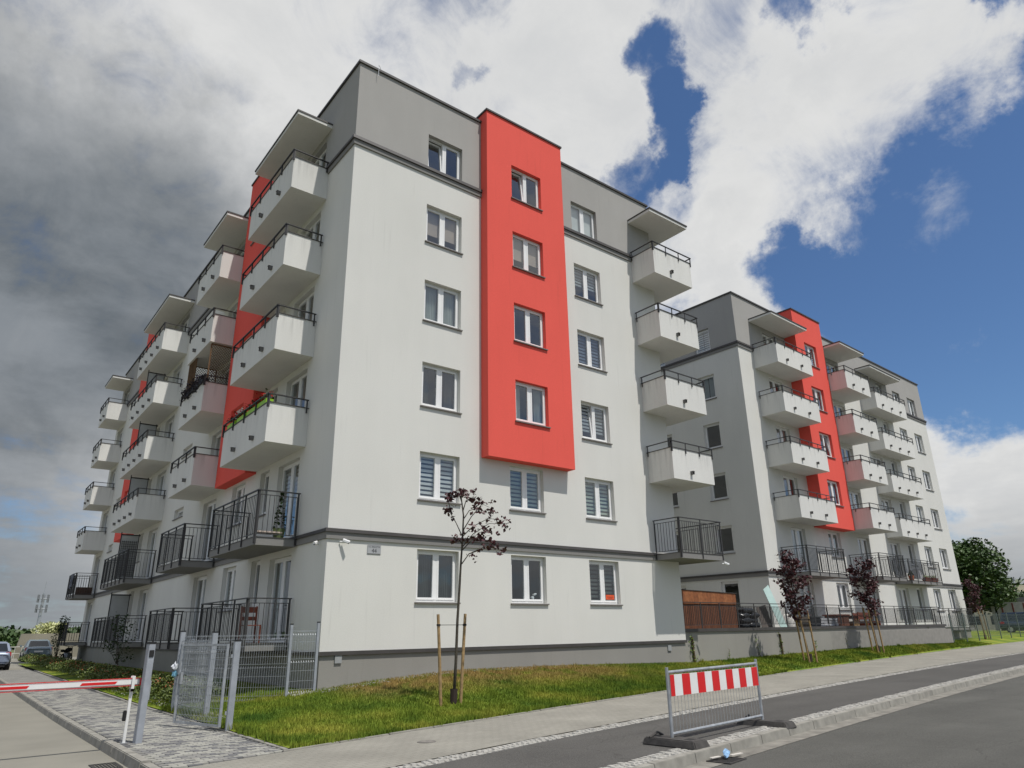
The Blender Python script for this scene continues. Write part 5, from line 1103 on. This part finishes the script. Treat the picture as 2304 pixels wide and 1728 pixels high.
# right background: mesh fence, container, wall, low building, lamp
fa = Vector((38.9, 1.6, 0)); fb = Vector((74, 4.4, 0)); nf = 14; FW = pm('fence_green_grey', (.12, .15, .14), .5, .1)
prevp = None
ff = thing('mesh_fence', 'long grey-green mesh fence right of the far block beside the lawn', 'fence')
for i in range(nf+1):
    p = fa.lerp(fb, i/nf); z = zb(p.x)-.12
    o = MB().box(-.03, .03, -.025, .025, -.2, 1.55).build('post', FW, ff, (p.x, p.y, z)); MB().box(-.034, .034, -.029, .029, 1.55, 1.57).build('cap', BLACKP, o)
    if prevp is not None: mesh_panel(MB(), (prevp.x, prevp.y), (p.x, p.y), z+.05, z+1.45, (z+.12, z+.75, z+1.38), .003, .09).build('panel', FW, ff)
    prevp = p
cn = thing('container', 'pale ribbed container with red-brown uprights beyond the right fence', 'container', (84.2, 12.4, -.5), R(-78)); CM = pm('container_cream', (.46, .45, .42), .7, .1, 3)
MB().box(-1.0, 2.0, 0, 2.2, 0, 3.0).build('body', CM, cn); 
for x in (-.5, .5, 1.5): MB().box(x-.07, x+.07, -.04, 0, .1, 2.9).build('upright', pm('upright_red', (.18, .05, .045), .7), cn)
MB().box(-1.5, -1.2, -.15, .15, 0, 3.15).build('pillar', CM, cn)
tag(MB().hexa([(89, 13.0, -.6), (94, -4, -.6), (95, -4, -.6), (90, 13.0, -.6), (89, 13.0, 3.1), (94, -4, 3.1), (95, -4, 3.1), (90, 13.0, 3.1)]).build('boundary_wall', pm('wall_dark_concrete', (.17, .165, .155), .9, .15, .8)), 'dark grey concrete wall at the right edge beyond the fence', 'wall')
lb_ = thing('low_building', 'low cream flat-roofed building on the right horizon', 'building', (150, 28, -.8), R(-75)); CR = stucco('render_cream', (.58, .53, .40))
MB().box(-14, 22, 0, 9, 0, 6.0).build('wall', CR, lb_); MB().box(-14.4, 22.4, -.5, 9.4, 6.0, 6.5).build('roof', pm('roof_pale', (.62, .60, .52), .7), lb_); MB().box(-6, -1, 2, 5, 6.5, 7.8).build('roof_hut', CR, lb_)
for i in range(9): MB().box(-12+i*3.6, -10+i*3.6, -.06, .02, 3.2, 5.0).build('window', GLD, lb_)
for i in range(9): MB().box(-12+i*3.6, -10+i*3.6, -.06, .02, .9, 2.4).build('window', GLD, lb_)
lp = thing('street_lamp', 'single-arm street lamp standing against the right horizon', 'lamp', (101.5, 16.6, -.6), R(-70)); MB().tube([(0, 0, 0), (0, 0, 6.3), (-.1, 0, 6.6), (-1.3, 0, 6.75)], [.09, .06, .045, .04], 7).build('pole', GALV, lp); MB().hexa([(-2.0, -.13, 6.70), (-1.25, -.1, 6.72), (-1.25, .1, 6.72), (-2.0, .13, 6.70), (-1.95, -.1, 6.82), (-1.25, -.06, 6.82), (-1.25, .06, 6.82), (-1.95, .1, 6.82)]).build('lamp_head', pm('lamp_head', (.66, .67, .68), .4), lp, bevel=.02)
